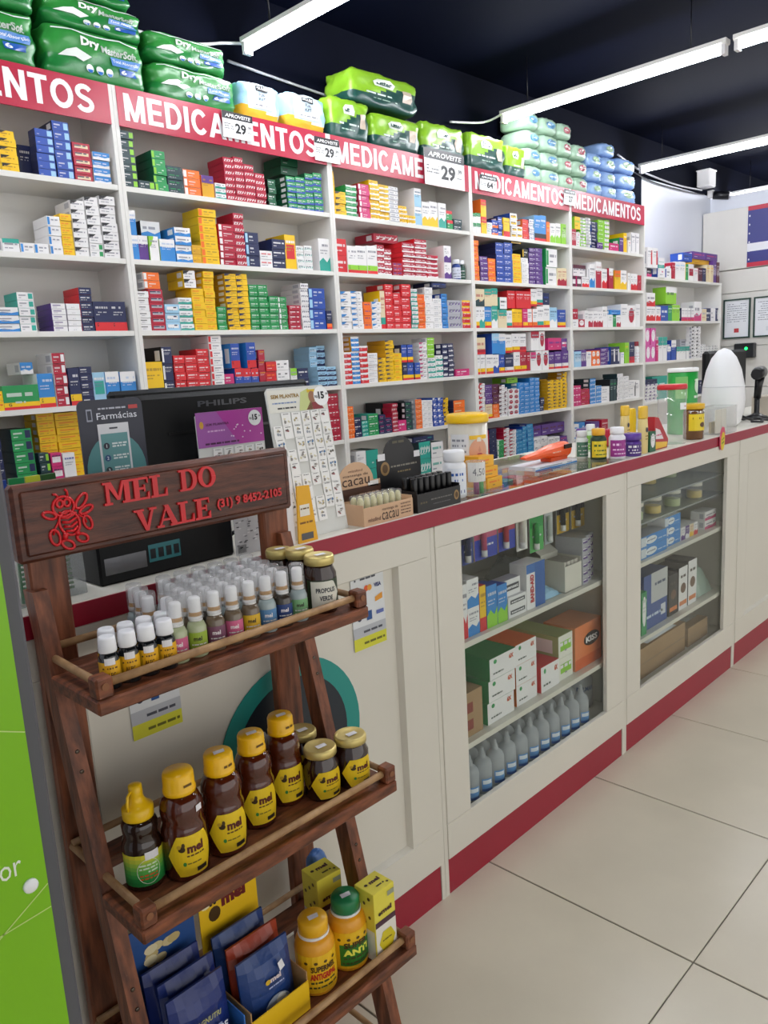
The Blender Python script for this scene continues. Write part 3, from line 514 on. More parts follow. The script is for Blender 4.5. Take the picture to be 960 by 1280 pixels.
TABLE = '''
1 0 1072 55 0 126 5 1 y k y 3 0
1 0 1155 45 0 106 1 1 n n n 0 60
1 0 1191 61 0 148 6 1 b l n 8 0
1 0 1254 58 0 183 6 1 b l n 8 0
1 0 1315 64 0 125 5 1 c e c 5 0
1 0 1383 64 0 104 4 1 B w w 4 0
1 1 1041 54 0 43 1 1 w t w 2 0
1 1 1097 44 0 33 1 1 w B w 1 0
1 1 1144 48 0 34 1 1 w B w 1 0
1 1 1195 45 0 125 4 1 w B w 1 0
1 1 1240 41 0 137 6 1 y o y 0 0
1 1 1282 50 0 185 6 1 w k w 3 0
1 1 1335 50 0 47 2 1 w g w 8 0
1 1 1335 50 47 154 5 1 w k w 3 0
1 1 1388 59 0 210 7 1 w k w 3 0
1 2 983 78 0 79 3 1 w B w 4 0
1 2 1063 55 0 128 5 1 w t t 8 0
1 2 1171 50 0 94 5 1 w p p 0 0
1 2 1223 49 0 94 5 1 w p w 0 0
1 2 1273 47 0 149 6 1 n w r 0 0
1 2 1320 62 0 103 1 1 n r n 7 0
1 2 1383 62 0 104 1 1 n r n 7 0
1 3 943 33 0 65 2 1 y r y 0 0
1 3 975 118 0 81 1 1 g y g 7 0
1 3 1054 43 79 40 1 1 B w w 4 30
1 3 1093 55 0 115 1 1 B y w 7 0
1 3 1151 45 0 182 5 1 c w w 8 0
1 3 1199 40 0 129 1 1 n y n 7 0
1 3 1240 47 0 132 5 1 n w n 0 0
1 3 1287 47 0 111 1 1 l t l 5 0
1 3 1335 53 0 111 1 1 B w B 2 0
1 3 1390 61 0 109 1 1 B w B 2 0
1 4 922 26 0 238 7 1 n w n 0 0
1 4 982 67 0 189 5 1 g n d 8 0
1 4 1062 36 0 101 3 1 d v d 8 0
1 4 1103 39 0 96 2 1 m w m 5 0
1 4 1143 43 0 91 1 1 w b w 0 0
1 4 1091 62 0 236 9 1 y o y 0 50
1 4 1156 113 0 229 9 1 y o y 0 50
2 0 1487 59 0 191 7 1 d v d 8 0
2 0 1549 66 0 30 1 1 d v d 8 0
2 0 1615 56 0 143 5 1 g v G 1 0
2 0 1671 65 0 98 4 1 d g d 0 0
2 0 1741 74 0 94 3 1 o w w 1 0
2 0 1819 55 0 82 1 1 a p o 2 0
2 0 1878 51 0 60 3 1 w t w 4 0
2 0 1929 49 0 164 7 1 c w c 9 0
2 0 1978 47 0 171 7 1 c w c 9 0
2 0 2025 52 0 150 6 1 c w c 9 0
2 0 2077 52 0 123 5 1 c w c 9 0
2 0 2164 43 0 115 4 1 G w k 0 30
2 0 2243 48 0 132 6 1 g b G 4 0
2 0 2291 53 0 135 6 1 g b G 4 0
2 0 2344 47 0 154 6 1 g b G 4 0
2 0 2391 51 0 163 6 1 g b G 4 0
2 0 2269 94 150 70 2 1 G k G 0 60
2 1 1486 35 0 173 2 1 B w B 2 0
2 1 1524 39 0 88 1 1 p w w 2 0
2 1 1565 39 0 88 1 1 w v v 3 0
2 1 1609 64 0 81 1 1 B w w 2 0
2 1 1574 81 90 63 1 1 w B k 4 60
2 1 1677 70 0 129 4 1 w B B 4 0
2 1 1747 43 0 69 2 1 a y a 0 0
2 1 1790 81 0 207 7 1 y o y 1 0
2 1 1876 75 0 158 6 1 c w r 1 0
2 1 1951 51 0 205 8 1 c w c 9 0
2 1 2003 69 0 137 3 1 n l b 1 0
2 1 2071 65 0 69 2 1 w r w 0 0
2 1 2136 73 0 119 3 1 n w n 0 0
2 1 2209 60 0 143 1 1 y r y 5 0
2 1 2269 43 0 101 4 1 w t w 9 0
2 1 2312 46 0 104 4 1 w t w 9 0
2 1 2400 65 0 141 1 1 w t w 4 0
2 2 1490 52 0 143 6 1 w k w 0 0
2 2 1542 60 0 152 6 1 c s r 5 0
2 2 1529 67 152 60 2 1 o w w 1 0
2 2 1602 62 0 98 3 1 l w l 5 0
2 2 1665 60 0 124 5 1 w t w 4 0
2 2 1727 56 0 160 6 1 y o y 0 0
2 2 1696 54 159 65 2 1 w k y 3 0
2 2 1784 49 0 226 9 1 y o y 0 0
2 2 1836 44 0 92 4 1 g w g 0 0
2 2 1886 55 0 222 10 1 y n a 3 0
2 2 1941 56 0 224 10 1 y n a 3 0
2 2 1999 45 0 183 8 1 g w g 0 0
2 2 2045 53 0 184 8 1 g w g 0 0
2 2 2097 49 0 139 6 1 g w g 0 0
2 2 2149 46 0 137 6 1 g w w 1 0
2 2 2201 68 0 103 5 1 c w c 0 0
2 2 2274 46 0 197 9 1 w n w 9 0
2 2 2322 95 0 179 4 1 b l n 1 0
2 2 2417 32 0 83 1 1 n o n 7 0
2 3 1478 84 0 140 1 1 y k k 7 0
2 3 1569 45 0 194 3 1 n w k 1 0
2 3 1617 48 0 160 5 1 r w r 0 0
2 3 1667 55 0 159 5 1 r w r 0 0
2 3 1721 56 0 182 6 1 r w r 0 0
2 3 1781 61 0 233 8 1 w r w 1 0
2 3 1842 47 0 80 2 1 m w m 0 0
2 3 1893 40 0 101 1 1 b r b 2 0
2 3 1934 43 0 99 1 1 b r b 2 0
2 3 1976 39 0 97 1 1 b r b 2 0
2 3 1882 44 101 99 1 1 b r B 7 0
2 3 1960 47 98 104 1 1 b r B 7 0
2 3 2018 34 0 172 4 1 c y c 0 0
2 3 2054 56 0 121 3 1 r o r 0 0
2 3 2110 71 0 125 3 1 w k w 0 0
2 3 2185 36 0 89 1 1 w v w 2 0
2 3 2226 63 0 87 2 1 n w n 0 0
2 3 2352 44 0 178 6 1 l w l 9 60
2 3 2395 52 0 184 6 1 l n l 4 60
2 3 2341 56 0 90 4 1 l n l 4 0
2 3 2396 59 0 87 4 1 l n l 4 0
2 4 2388 70 0 216 6 1 c w r 0 0
3 0 2495 24 0 185 7 1 y o y 0 0
3 0 2519 64 0 102 4 1 y k y 3 0
3 0 2583 68 0 136 6 1 g w g 2 0
3 0 2667 71 0 152 6 1 m w c 1 0
3 0 2740 62 0 177 8 1 y w y 4 0
3 0 2802 66 0 163 8 1 y w y 4 0
3 0 2869 66 0 163 8 1 w s w 4 0
3 0 2936 58 0 82 4 1 y w y 4 0
3 0 2994 59 0 41 2 1 y w y 4 0
3 0 3053 52 0 176 2 1 l w w 2 0
3 0 3106 61 0 118 1 1 w y w 4 0
3 0 3167 62 0 125 1 1 w y w 4 0
3 0 3232 60 0 124 1 1 w t w 4 0
3 0 3300 49 0 94 2 1 g r k 2 0
3 0 3352 70 0 57 2 1 d w d 0 0
3 1 2492 73 0 148 2 1 r w r 0 0
3 1 2570 61 0 121 1 1 w v w 7 0
3 1 2631 68 0 126 1 1 w v w 7 0
3 1 2699 67 0 130 1 1 w v w 7 0
3 1 2766 50 0 138 5 1 c w w 4 0
3 1 2815 50 0 123 5 1 c w w 4 0
3 1 2810 172 146 41 1 1 c w c 9 60
3 1 2869 72 0 63 3 1 c b c 0 0
3 1 2946 89 0 162 7 1 c w r 4 0
3 1 3035 90 0 184 8 1 c w r 4 0
3 1 3125 87 0 112 5 1 c w r 4 0
3 1 3267 59 0 168 2 1 w p w 4 0
3 2 2509 66 0 170 5 1 w B w 3 0
3 2 2578 73 0 173 7 1 w B w 3 0
3 2 2656 51 0 126 4 1 o p o 0 0
3 2 2710 63 0 127 5 1 w B w 3 0
3 2 2773 34 0 180 1 1 e t y 7 0
3 2 2806 57 0 212 7 1 r w r 0 0
3 2 2863 58 0 172 6 1 r w r 0 0
3 2 2921 68 0 216 7 1 r w r 0 0
3 2 2993 49 0 195 9 1 w t t 4 0
3 2 3041 56 0 170 5 1 o r o 0 0
3 2 3097 63 0 206 6 1 w s w 0 0
3 2 3160 68 0 152 5 1 w s w 0 0
3 2 3228 49 0 177 6 1 B n b 0 0
3 2 3154 117 176 44 1 1 n b n 0 0
3 2 3277 108 0 146 4 1 s p s 9 0
3 2 3400 70 0 148 5 1 r y w 2 0
3 3 2499 57 0 149 6 1 r w o 2 0
3 3 2558 53 0 218 10 1 B w a 2 0
3 3 2611 54 0 176 7 1 r w r 2 0
3 3 2664 66 0 141 5 1 w s w 0 0
3 3 2736 53 0 116 6 1 y n a 3 0
3 3 2789 59 0 199 10 1 y n a 3 0
3 3 2848 54 0 136 5 1 y o y 0 0
3 3 2908 36 0 88 1 1 n y n 7 0
3 3 2944 48 0 86 1 1 b y n 7 0
3 3 2993 43 0 85 1 1 b y n 7 0
3 3 2902 84 87 87 1 2 b y n 7 0
3 3 3036 67 0 184 9 1 w m w 3 0
3 3 3102 60 0 105 4 1 w t w 4 0
3 3 3095 58 105 102 4 1 v w w 0 0
3 3 3163 59 0 116 4 1 w t w 4 0
3 3 3221 44 0 176 6 1 n w n 5 0
3 3 3265 50 0 176 7 1 n w n 5 0
3 3 3322 119 0 38 1 1 m w m 0 0
3 4 2499 51 0 150 6 1 o e o 0 0
3 4 2550 47 0 94 3 1 n w n 0 0
3 4 2598 43 0 75 4 1 t w d 0 0
3 4 2641 71 0 104 3 1 g w t 0 0
3 4 2715 45 0 95 4 1 n m n 0 0
3 4 2761 50 0 76 3 1 n m n 0 0
3 4 2810 43 0 143 7 1 c w c 9 0
3 4 2816 168 0 147 1 1 k d k 0 70
3 4 2854 66 0 55 1 1 m w m 0 0
3 4 2913 49 0 144 5 1 d g k 0 0
3 4 2987 50 0 151 6 1 o e s 0 0
3 4 3037 44 0 143 5 1 w s w 0 0
3 4 3081 39 0 141 5 1 w s w 0 0
3 4 3126 39 0 150 5 1 b w b 3 0
3 4 3165 44 0 147 5 1 b w b 3 0
3 4 3209 40 0 144 6 1 y n a 3 0
3 4 3293 98 0 124 3 1 o e n 0 0
3 5 2546 65 0 182 2 1 w s w 0 0
3 5 2617 84 0 180 2 1 t w d 0 0
3 5 3000 90 0 178 2 1 t w d 9 0
3 5 3096 99 0 167 2 1 w t d 0 0
3 5 2962 160 178 29 1 1 n t n 0 0
3 5 3545 53 0 153 6 1 n w n 0 0
4 0 3512 39 0 102 2 1 w g w 2 0
4 0 3551 39 0 106 2 1 w g w 2 0
4 0 3595 51 0 181 2 1 y r o 2 0
4 0 3645 47 0 65 2 1 w t w 0 0
4 0 3693 58 0 82 2 1 b o b 4 0
4 0 3750 40 0 103 3 1 b w n 0 0
4 0 3798 62 0 104 1 1 y r y 7 0
4 0 3876 56 0 63 2 1 w y w 5 0
4 0 3932 57 0 68 2 1 w y w 5 0
4 0 3861 71 62 70 2 1 w y b 5 0
4 0 3989 63 0 113 3 1 r o o 0 0
4 0 4054 50 0 118 5 1 w b n 9 0
4 0 4111 66 0 146 1 1 B k l 7 0
4 0 4177 66 0 152 1 1 B k l 7 0
4 0 4243 35 0 120 1 1 o y o 0 0
4 0 4282 59 0 115 1 1 w v w 4 0
4 0 4341 59 0 120 1 1 w v w 4 0
4 0 4403 55 0 121 1 1 v w v 9 0
4 1 3505 57 0 212 8 1 o y o 0 0
4 1 3570 73 0 133 5 1 p w n 0 0
4 1 3643 70 0 125 4 1 o y o 0 0
4 1 3718 77 0 215 7 1 b w n 0 0
4 1 3795 83 0 221 7 1 b w n 0 0
4 1 3881 85 0 165 5 1 y o w 0 0
4 1 3873 97 165 57 1 1 y w n 5 0
4 1 3970 71 0 147 5 1 w s w 0 0
4 1 3979 58 147 49 1 1 k y k 1 0
4 1 4045 72 0 206 8 1 p w n 0 0
4 1 4117 78 0 211 8 1 p w n 0 0
4 1 4231 122 0 215 2 1 w g g 1 0
4 1 4353 56 0 106 1 1 e c e 4 0
4 1 4408 57 0 109 1 1 e c e 4 0
4 2 3502 47 0 116 1 1 w y w 7 0
4 2 3549 51 0 117 1 1 w t w 4 0
4 2 3600 65 0 118 1 1 B y B 7 0
4 2 3667 59 0 123 1 1 t w w 4 0
4 2 3726 80 0 102 1 1 e t e 2 0
4 2 3806 56 0 98 1 1 w t t 7 0
4 2 3862 106 0 108 1 2 y o y 7 0
4 2 3968 50 0 109 1 1 m y m 7 0
4 2 4019 103 0 110 1 2 w o o 7 0
4 2 4121 70 0 125 1 1 w t w 7 0
4 2 4191 69 0 136 1 1 w y w 7 0
4 2 4263 87 0 122 1 1 l w l 4 0
4 2 4350 95 0 109 1 1 b y b 7 0
4 2 3516 84 117 94 1 1 e d e 4 0
4 2 3600 67 118 95 1 1 e t e 2 0
4 2 3667 61 119 96 1 1 e t e 2 0
4 2 3744 70 106 66 1 1 w k t 0 0
4 2 3822 239 108 100 1 3 r w r 0 0
4 2 4061 65 120 102 1 1 w y r 7 0
4 2 4126 66 120 103 1 1 w t w 7 0
4 2 4197 66 126 71 1 1 n b n 0 0
4 3 3502 88 0 110 1 2 w y w 7 0
4 3 3594 68 0 108 1 1 w y w 7 0
4 3 3662 62 0 106 1 1 w b w 4 0
4 3 3724 55 0 104 1 1 b y b 7 0
4 3 3779 86 0 102 1 1 n w n 7 0
4 3 3867 66 0 114 1 1 w y w 7 0
4 3 3933 71 0 112 1 1 c y w 7 0
4 3 4009 34 0 111 1 1 c w c 0 0
4 3 4043 56 0 109 1 1 w m w 2 0
4 3 4104 66 0 117 1 1 w c w 6 0
4 3 4170 68 0 116 1 1 w c w 6 0
4 3 4242 69 0 104 1 1 p e p 7 0
4 3 4315 81 0 107 1 1 p w p 7 0
4 3 4395 77 0 110 1 1 p w p 7 0
4 3 3502 92 110 92 1 1 e c e 7 0
4 3 3655 69 106 116 1 1 B l b 2 0
4 3 3724 63 104 117 1 1 B w b 2 0
4 3 3787 64 111 105 1 1 w y w 7 0
4 3 3851 82 109 106 1 1 w y w 7 0
4 3 3933 67 107 107 1 1 w c w 7 0
4 3 4052 87 118 114 1 1 w c w 2 0
4 3 4139 62 116 115 1 1 w c w 6 0
4 3 4237 158 108 74 1 2 m p m 0 0
4 3 4395 67 105 75 1 1 p m p 5 0
4 4 3492 41 0 205 7 1 r w r 2 0
4 4 3532 45 0 203 8 1 w r r 3 0
4 4 3581 66 0 83 1 1 e y e 7 0
4 4 3650 62 0 78 3 1 o e o 0 0
4 4 3581 69 82 108 3 1 p s s 0 0
4 4 3650 62 78 114 4 1 C p C 0 0
4 4 3712 55 0 184 8 1 w C C 3 0
4 4 3767 29 0 168 7 1 w C C 3 0
4 4 3800 55 0 156 5 1 w c w 6 0
4 4 3854 58 0 152 5 1 w c w 6 0
4 4 3912 57 0 187 8 1 B w B 0 0
4 4 3969 58 0 184 8 1 B w B 0 0
4 4 4028 54 0 210 9 1 B w B 0 0
4 4 4082 51 0 207 9 1 B w B 0 0
4 4 3828 107 153 33 1 1 v d v 0 20
4 4 4136 45 0 82 2 1 n w n 0 0
4 4 4232 83 0 191 6 1 a y a 0 60
4 4 4226 65 0 185 9 1 y n a 3 0
4 4 4291 60 0 182 9 1 y n a 3 0
4 4 4351 53 0 184 9 1 y n a 3 0
4 4 4403 48 0 227 10 1 y n a 3 0
4 5 3538 69 0 185 7 1 c w C 0 0
4 5 3606 70 0 188 7 1 n w n 0 0
4 5 3684 67 0 115 4 1 g w w 1 0
4 5 3748 57 0 180 8 1 w c c 3 0
4 5 3805 66 0 164 8 1 w c c 3 0
4 5 3871 67 0 158 7 1 T l b 0 0
4 5 3938 51 0 172 7 1 T l b 0 0
4 5 3990 70 0 181 7 1 T l b 0 0
4 5 4060 153 0 91 2 2 w s w 9 0
4 5 4222 132 0 75 2 2 w s w 9 0
4 5 4120 397 71 67 1 4 p C p 0 40
4 5 4363 88 0 68 2 1 p m p 0 0
5 0 4532 53 0 103 1 1 c w c 9 0
5 0 4586 49 0 87 2 1 w m w 0 0
5 0 4635 65 0 180 9 1 w v v 4 0
5 0 4699 66 0 185 9 1 w s v 4 0
5 0 4566 68 101 77 1 1 y v v 0 0
5 0 4770 82 0 168 8 1 n w b 0 0
5 0 4859 85 0 186 7 1 v w v 0 0
5 0 4944 62 0 192 7 1 w v v 2 0
5 0 4828 58 0 38 1 1 p w p 0 -20
5 0 5009 130 0 51 1 1 m w m 0 0
5 0 5153 57 0 95 1 1 p w g 0 0
5 0 5211 46 0 131 1 1 y w y 0 0
5 0 5316 120 0 142 1 2 w s w 1 0
5 0 5280 35 0 88 1 1 w m w 0 0
5 1 4532 49 0 66 1 1 C w m 5 0
5 1 4581 59 0 68 1 1 C w m 5 0
5 1 4592 161 74 70 1 2 w C s 2 30
5 1 4650 91 0 66 1 2 w r w 4 0
5 1 4752 68 0 151 1 1 w B w 4 0
5 1 4824 74 0 170 1 1 c w w 2 0
5 1 4904 70 0 128 1 1 w r w 4 0
5 1 5004 59 0 137 1 1 c w c 2 0
5 1 5081 84 0 126 1 1 y o a 2 0
5 1 5165 87 0 130 1 1 w y y 4 0
5 1 5270 36 0 117 1 1 w s w 0 0
5 1 5313 102 0 115 1 2 w r w 4 0
5 1 5426 62 0 108 1 1 c r c 0 0
5 2 4527 69 0 51 1 1 w s w 0 0
5 2 4527 69 51 65 1 1 c w c 0 0
5 2 4596 81 0 51 1 1 c w w 6 0
5 2 4676 46 0 107 1 1 w s w 0 0
5 2 4722 68 0 103 1 1 w c w 4 0
5 2 4790 64 0 104 1 1 w c w 4 0
5 2 4853 65 0 104 1 1 w c w 4 0
5 2 4918 66 0 136 1 1 w k w 0 0
5 2 4984 73 0 84 1 1 w g w 0 0
5 2 5056 51 0 79 1 1 g w g 0 0
5 2 5108 63 0 80 1 1 w c w 4 0
5 2 5028 148 79 32 1 1 B b B 0 0
5 2 5171 96 0 157 1 1 w s w 0 0
5 2 5271 116 0 147 1 1 w c w 6 0
5 2 5387 67 0 160 1 1 w s w 0 0
5 3 4497 44 0 174 1 1 w s w 0 0
5 3 4546 85 0 101 1 2 l w l 9 0
5 3 4631 72 0 109 1 1 p w p 9 0
5 3 4703 63 0 97 1 1 w b w 0 0
5 3 4766 114 0 101 2 2 o w o 6 0
5 3 4880 109 0 114 4 1 p w p 0 0
5 3 5023 131 0 121 1 2 n w b 8 0
5 3 5177 47 0 80 1 1 w B w 0 0
5 3 5232 64 0 146 1 1 v y v 0 0
5 3 5296 79 0 150 1 1 n c s 7 0
5 4 4523 104 0 133 3 1 m w r 0 0
5 4 4627 114 0 105 3 1 c m r 0 0
5 4 4741 75 0 169 6 1 B w d 9 0
5 4 4816 76 0 117 4 1 B w w 9 0
5 4 4898 111 0 106 2 1 w s w 0 0
5 4 5015 87 0 150 1 2 d g k 0 0
5 4 5118 87 0 184 7 1 w s d 0 0
5 4 5206 79 0 163 6 1 w s w 0 0
5 4 5285 98 0 130 3 1 w s w 0 0
5 4 5383 82 0 126 1 1 w k w 1 0
5 5 4531 61 0 132 2 1 w B w 0 0
5 5 4592 83 0 136 1 1 B w B 0 0
5 5 4759 109 0 125 1 1 p w p 0 0
5 5 4890 90 0 131 1 1 c B c 4 0
6 0 5562 77 0 62 1 1 k m w 4 0
6 0 5575 155 53 141 1 2 w r w 8 0
6 0 5744 114 0 146 1 1 t w b 2 0
6 0 5714 93 0 67 1 1 w m w 0 -20
6 0 5851 110 0 77 1 1 w b w 1 0
6 0 5975 56 0 122 1 1 c w c 0 0
6 0 6032 86 0 132 1 1 w l w 0 0
6 0 6117 102 0 137 1 1 w l w 0 0
6 0 6176 164 142 66 1 1 b n b 0 0
6 0 6220 52 0 123 1 1 g w y 0 0
6 0 6280 100 0 127 1 1 w c w 5 0
6 0 6386 78 0 101 1 1 w m w 0 0
6 0 6464 79 0 105 1 1 C w c 0 0
6 0 6542 72 0 108 1 1 n w n 0 0
6 0 6639 124 0 140 1 2 e y e 0 0
6 0 6763 76 0 177 1 1 p w p 9 0
6 0 6839 103 0 169 1 1 C w C 9 0
6 0 6427 328 113 38 1 1 a y a 0 30
6 0 6403 487 152 57 1 2 p m p 0 20
6 1 5554 236 0 105 1 3 w r w 4 0
6 1 5567 137 104 97 1 1 w r w 4 0
6 1 5790 123 0 113 1 1 b w b 0 0
6 1 5914 70 0 115 1 1 g w k 0 0
6 1 5984 144 0 122 1 2 v w v 0 0
6 1 6157 236 0 101 1 4 w m n 7 0
6 1 6399 142 0 154 1 1 w m w 4 0
6 1 6541 97 0 99 1 1 e s w 0 0
6 1 5872 183 127 125 1 1 v w v 2 0
6 1 6639 99 0 106 1 1 n w b 0 0
6 1 6738 102 0 107 1 1 w s w 0 0
6 1 6840 104 0 109 1 1 n w b 8 0
6 2 5545 164 0 246 2 2 M w m 6 0
6 2 5716 40 0 157 1 1 m w m 0 0
6 2 5756 151 0 179 1 2 w t w 2 0
6 2 5908 64 0 106 1 1 b w b 2 0
6 2 5978 86 0 153 1 1 b w b 2 0
6 2 6079 240 0 100 1 4 w t n 2 0
6 2 6365 168 0 255 9 2 w k w 3 0
6 2 6539 98 0 112 6 2 w s w 3 0
6 2 6637 324 0 94 5 4 w s w 3 0
6 2 6275 216 100 58 1 1 s k s 0 60
6 3 5549 199 0 129 5 3 w p w 3 0
6 3 5549 199 129 36 1 2 n k n 0 0
6 3 5780 266 0 178 1 1 t w t 0 60
6 3 6520 98 0 112 1 2 n w n 0 0'''
rows = [r.split() for r in TABLE.strip().split('\n')]
byshelf = {}
for r in rows:
    bay, lv, x, w, z0, H, n, cols = map(int, r[:8]); byshelf.setdefault((bay, lv), []).append((x, w, z0, H, n, cols, r[8], r[9], r[10], int(r[11]), int(r[12])))
allbox = []
SHN = ['top', 'second', 'third', 'fourth', 'fifth', 'sixth']; BN = ['', 'leftmost bay', 'second bay', 'third bay', 'fourth bay', 'fifth bay', 'low end bay']
for (bay, lv), st in byshelf.items():
    st.sort(key=lambda s: (s[0], s[2])); zs = (Z6 if bay == 6 else ZL)[lv]
    lim = (ZL[lv-1] if lv else 2.395)-.0195 if bay < 6 else ((Z6[lv-1]-.02) if lv else 3)
    xa = (BX[bay-1]+.0155) if bay < 6 else BX[5]+.02; xb = (BX[bay]-.0155) if bay < 6 else 6.895
    # settle the stacks: keep them inside the bay and out of each other
    SS = []
    for si, (x, w, z0, H, n, cols, A, B, S, sty, sb) in enumerate(st):
        x, w, z0, H, sb = x/1000, w/1000, z0/1000, H/1000, sb/1000; x = max(x, xa); w = min(w, xb-x); H = min(H, lim-zs-z0)
        SS.append(dict(x=x, w=w, z0=z0, H=H, n=n, cols=cols, A=A, B=B, S=S, sty=sty, sb=sb, si=si, dep=min(.105+.03*random.Random(bay*97+lv*31+si).random(), .20-max(sb, 0))))
    for a in SS:
        for c in SS:
            if a is c or c['si'] < a['si'] and abs(a['sb']-c['sb']) < .001: continue
            lap = min(a['x']+a['w'], c['x']+c['w'])-max(a['x'], c['x'])
            if lap < .0004: continue
            zl = min(a['z0']+a['H'], c['z0']+c['H'])-max(a['z0'], c['z0'])
            if zl < -.0005 and not (c['z0'] and not a['z0']): continue
            if c['sb'] > a['sb']+.001:
                if c['z0'] > a['z0']+a['H']*.7: c['z0'] = max(c['z0'], a['z0']+a['H']+.0003)
                elif zl > 0: a['dep'] = max(.012, min(a['dep'], c['sb']-a['sb']-.0085))
            elif abs(c['sb']-a['sb']) < .001:
                up, lo = (c, a) if c['z0'] > a['z0'] else (a, c)
                if up['z0'] > lo['z0']+.01 and up['z0'] > lo['z0']+lo['H']*.6: up['z0'] = max(up['z0'], lo['z0']+lo['H']+.0003)
                elif zl > 0:
                    l_, r_s = (a, c) if a['x'] <= c['x'] else (c, a); l_['w'] = max(.008, min(l_['w'], r_s['x']-l_['x']))
    for q in SS: q['H'] = min(q['H'], lim-zs-q['z0'])
    for q in SS:
        x, w, z0, H, n, cols, A, B, S, sty, sb, si = (q[k_] for k_ in ('x', 'w', 'z0', 'H', 'n', 'cols', 'A', 'B', 'S', 'sty', 'sb', 'si')); h = H/n; sb *= 1000
        if h < .004: continue
        for j in range(n):
            for k in range(cols):
                r2 = random.Random(bay*99991+lv*7717+si*131+j*17+k)
                dep = q['dep']; cw = w/cols
                jx = (r2.random()-.5)*.0022 if n > 1 else 0; jy = r2.random()*.007
                pos = (x+k*cw+.0006+max(0, jx), 1.462+sb/1000+jy, zs+z0+j*h+.0002)
                dist2 = (pos[0])**2+(2.68)**2+(pos[2]-1.4)**2
                hid = 1.0
                if lv == 4 and bay == 1: hid = .5
                if (bay, lv) in ((2, 4), (3, 5), (5, 5), (4, 5)): hid = .4
                tot = 0
                allbox.append((cw*h/dist2*hid*(2.68/math.sqrt(dist2)), bay, lv, si, j, k, n, cols, pos, cw-.0012-abs(jx), dep, h-.0011, A, B, S, sty))
allbox.sort(key=lambda q: -q[0])
stuff = MB(); cache = {}
for i, (ar, bay, lv, si, j, k, n, cols, pos, w, dep, h, A, B, S, sty) in enumerate(allbox):
    if i < 300:
        key = (bay, lv, si, round(w, 3), A, B, S, sty, round(h, 4))
        if key not in cache:
            b = MB(); carton(b, 0, 0, 0, w, dep, h, A, B, S, sty, random.Random(si*31+lv)); cache[key] = b.mesh('medicine_box', ('card',))
        o = place('medicine_box', cache[key], None, pos)
        pl = '' if n == 1 else (f' {ORD[j]} from bottom' if n > 2 else (' lower' if j == 0 else ' upper'))
        if cols > 1: pl += f' {ORD[k]} along'
        tag(o, f'{CN[A]} medicine box{pl}, {ORD[si]} stack from left, {SHN[lv]} shelf, {BN[bay]}', 'medicine box', 'medicine boxes on the white shelves')
    else: carton(stuff, pos[0], pos[1], pos[2], w, dep, h, A, B, S, sty, random.Random(si*31+lv))
tag(stuff.build('medicine_boxes', 'card'), 'rows and stacks of small coloured medicine boxes on the farther shelves', 'medicine boxes', kind='stuff')
# ------------------------------------------------------------ service counter
CX = [-.6, .39, 1.39, 2.38, 3.385, 4.39, 5.2]
CL = ['leftmost counter unit, mostly behind the lime green panel', 'counter unit with a recessed panel behind the wooden rack', 'counter unit with a glass window showing alcohol bottles',
  'counter unit with a glass window showing small glass jars', 'counter unit with a plain recessed panel right of the windows', 'farthest counter unit at the right picture edge']
def cpart(t, name, x0, x1, y0, y1, z0, z1, mat='counter_board', bev=0):
    b = MB()
    if bev: b.rbox(x0, x1, y0, y1, z0, z1, bev)
    else: b.box(x0, x1, y0, y1, z0, z1)
    return b.build(name, mat, t)
for k in range(6):
    x0, x1 = CX[k], CX[k+1]; t = empty('counter_unit', (x0, 0, 0)); w = x1-x0
    cpart(t, 'side_panel', .0005, .015, 0, .44, 0, 1.008); cpart(t, 'side_panel', w-.015, w-.0005, 0, .44, 0, 1.008)
    cpart(t, 'back_panel', .015, w-.015, .428, .44, .05, 1.008)
    cpart(t, 'plinth', .017, w-.017, .002, .016, 0, .1035, 'crimson_laminate')
    wl, wr = {2: (.115, .863), 3: (.115, .883)}.get(k, (.115, w-.12)); zb, zt = .207, .955 if k in (2, 3) else .94
    A = -.003; B = .012
    cpart(t, 'top_rail', .0155, w-.0155, A, B, zt, 1.0095, bev=.001); cpart(t, 'bottom_rail', .0155, w-.0155, A, B, .1045, zb, bev=.001)
    cpart(t, 'stile', .0155, wl, A, B, zb+.0005, zt-.0005, bev=.001); cpart(t, 'stile', wr, w-.0155, A, B, zb+.0005, zt-.0005, bev=.001)
    if k in (2, 3):
        b = MB(); b.box(wl-.02, wr+.02, .0125, .0165, zb-.015, zt+.015); b.build('glass_pane', 'glass', t)
        cpart(t, 'floor_board', .015, w-.015, .018, .428, .165, .18)
        for z in ((.665, .375) if k == 2 else (.658, .371)): cpart(t, 'shelf', .0155, w-.0155, .022, .427, z-.016, z)
        if k == 3:
            for z in (.79, .872): b = MB(); b.box(.0155, w-.0155, .05, .40, z-.006, z); b.build('glass_shelf', 'pale_glass', t)
        else: cpart(t, 'display_tray', .0155, w-.0155, .022, .427, .958, .97)
    else:
        cpart(t, 'panel', wl-.01, wr+.01, .013, .02, zb-.01, zt+.01)
        b = MB(); mpz = [(wl, zb), (wr, zb), (wr, zt), (wl, zt)]
        for i in range(4):
            (a, c), (e, f) = mpz[i], mpz[(i+1) % 4]; q = .006
            ins = lambda u, v: (u+(q if u == wl else -q), v+(q if v == zb else -q))
            g, h = ins(a, c), ins(e, f); b.face([(a, A, c), (e, A, f), (h[0], .0128, h[1]), (g[0], .0128, g[1])])
        b.build('moulding', 'counter_board', t)
    tag(t, CL[k], 'counter', 'white counter units in a row')
t = empty('countertop', (0, 0, 0))
cpart(t, 'slab', -.6, 1.40, .0, .45, 1.011, 1.05, bev=.002); cpart(t, 'slab', 2.415, 5.2, .0, .45, 1.011, 1.05, bev=.002)
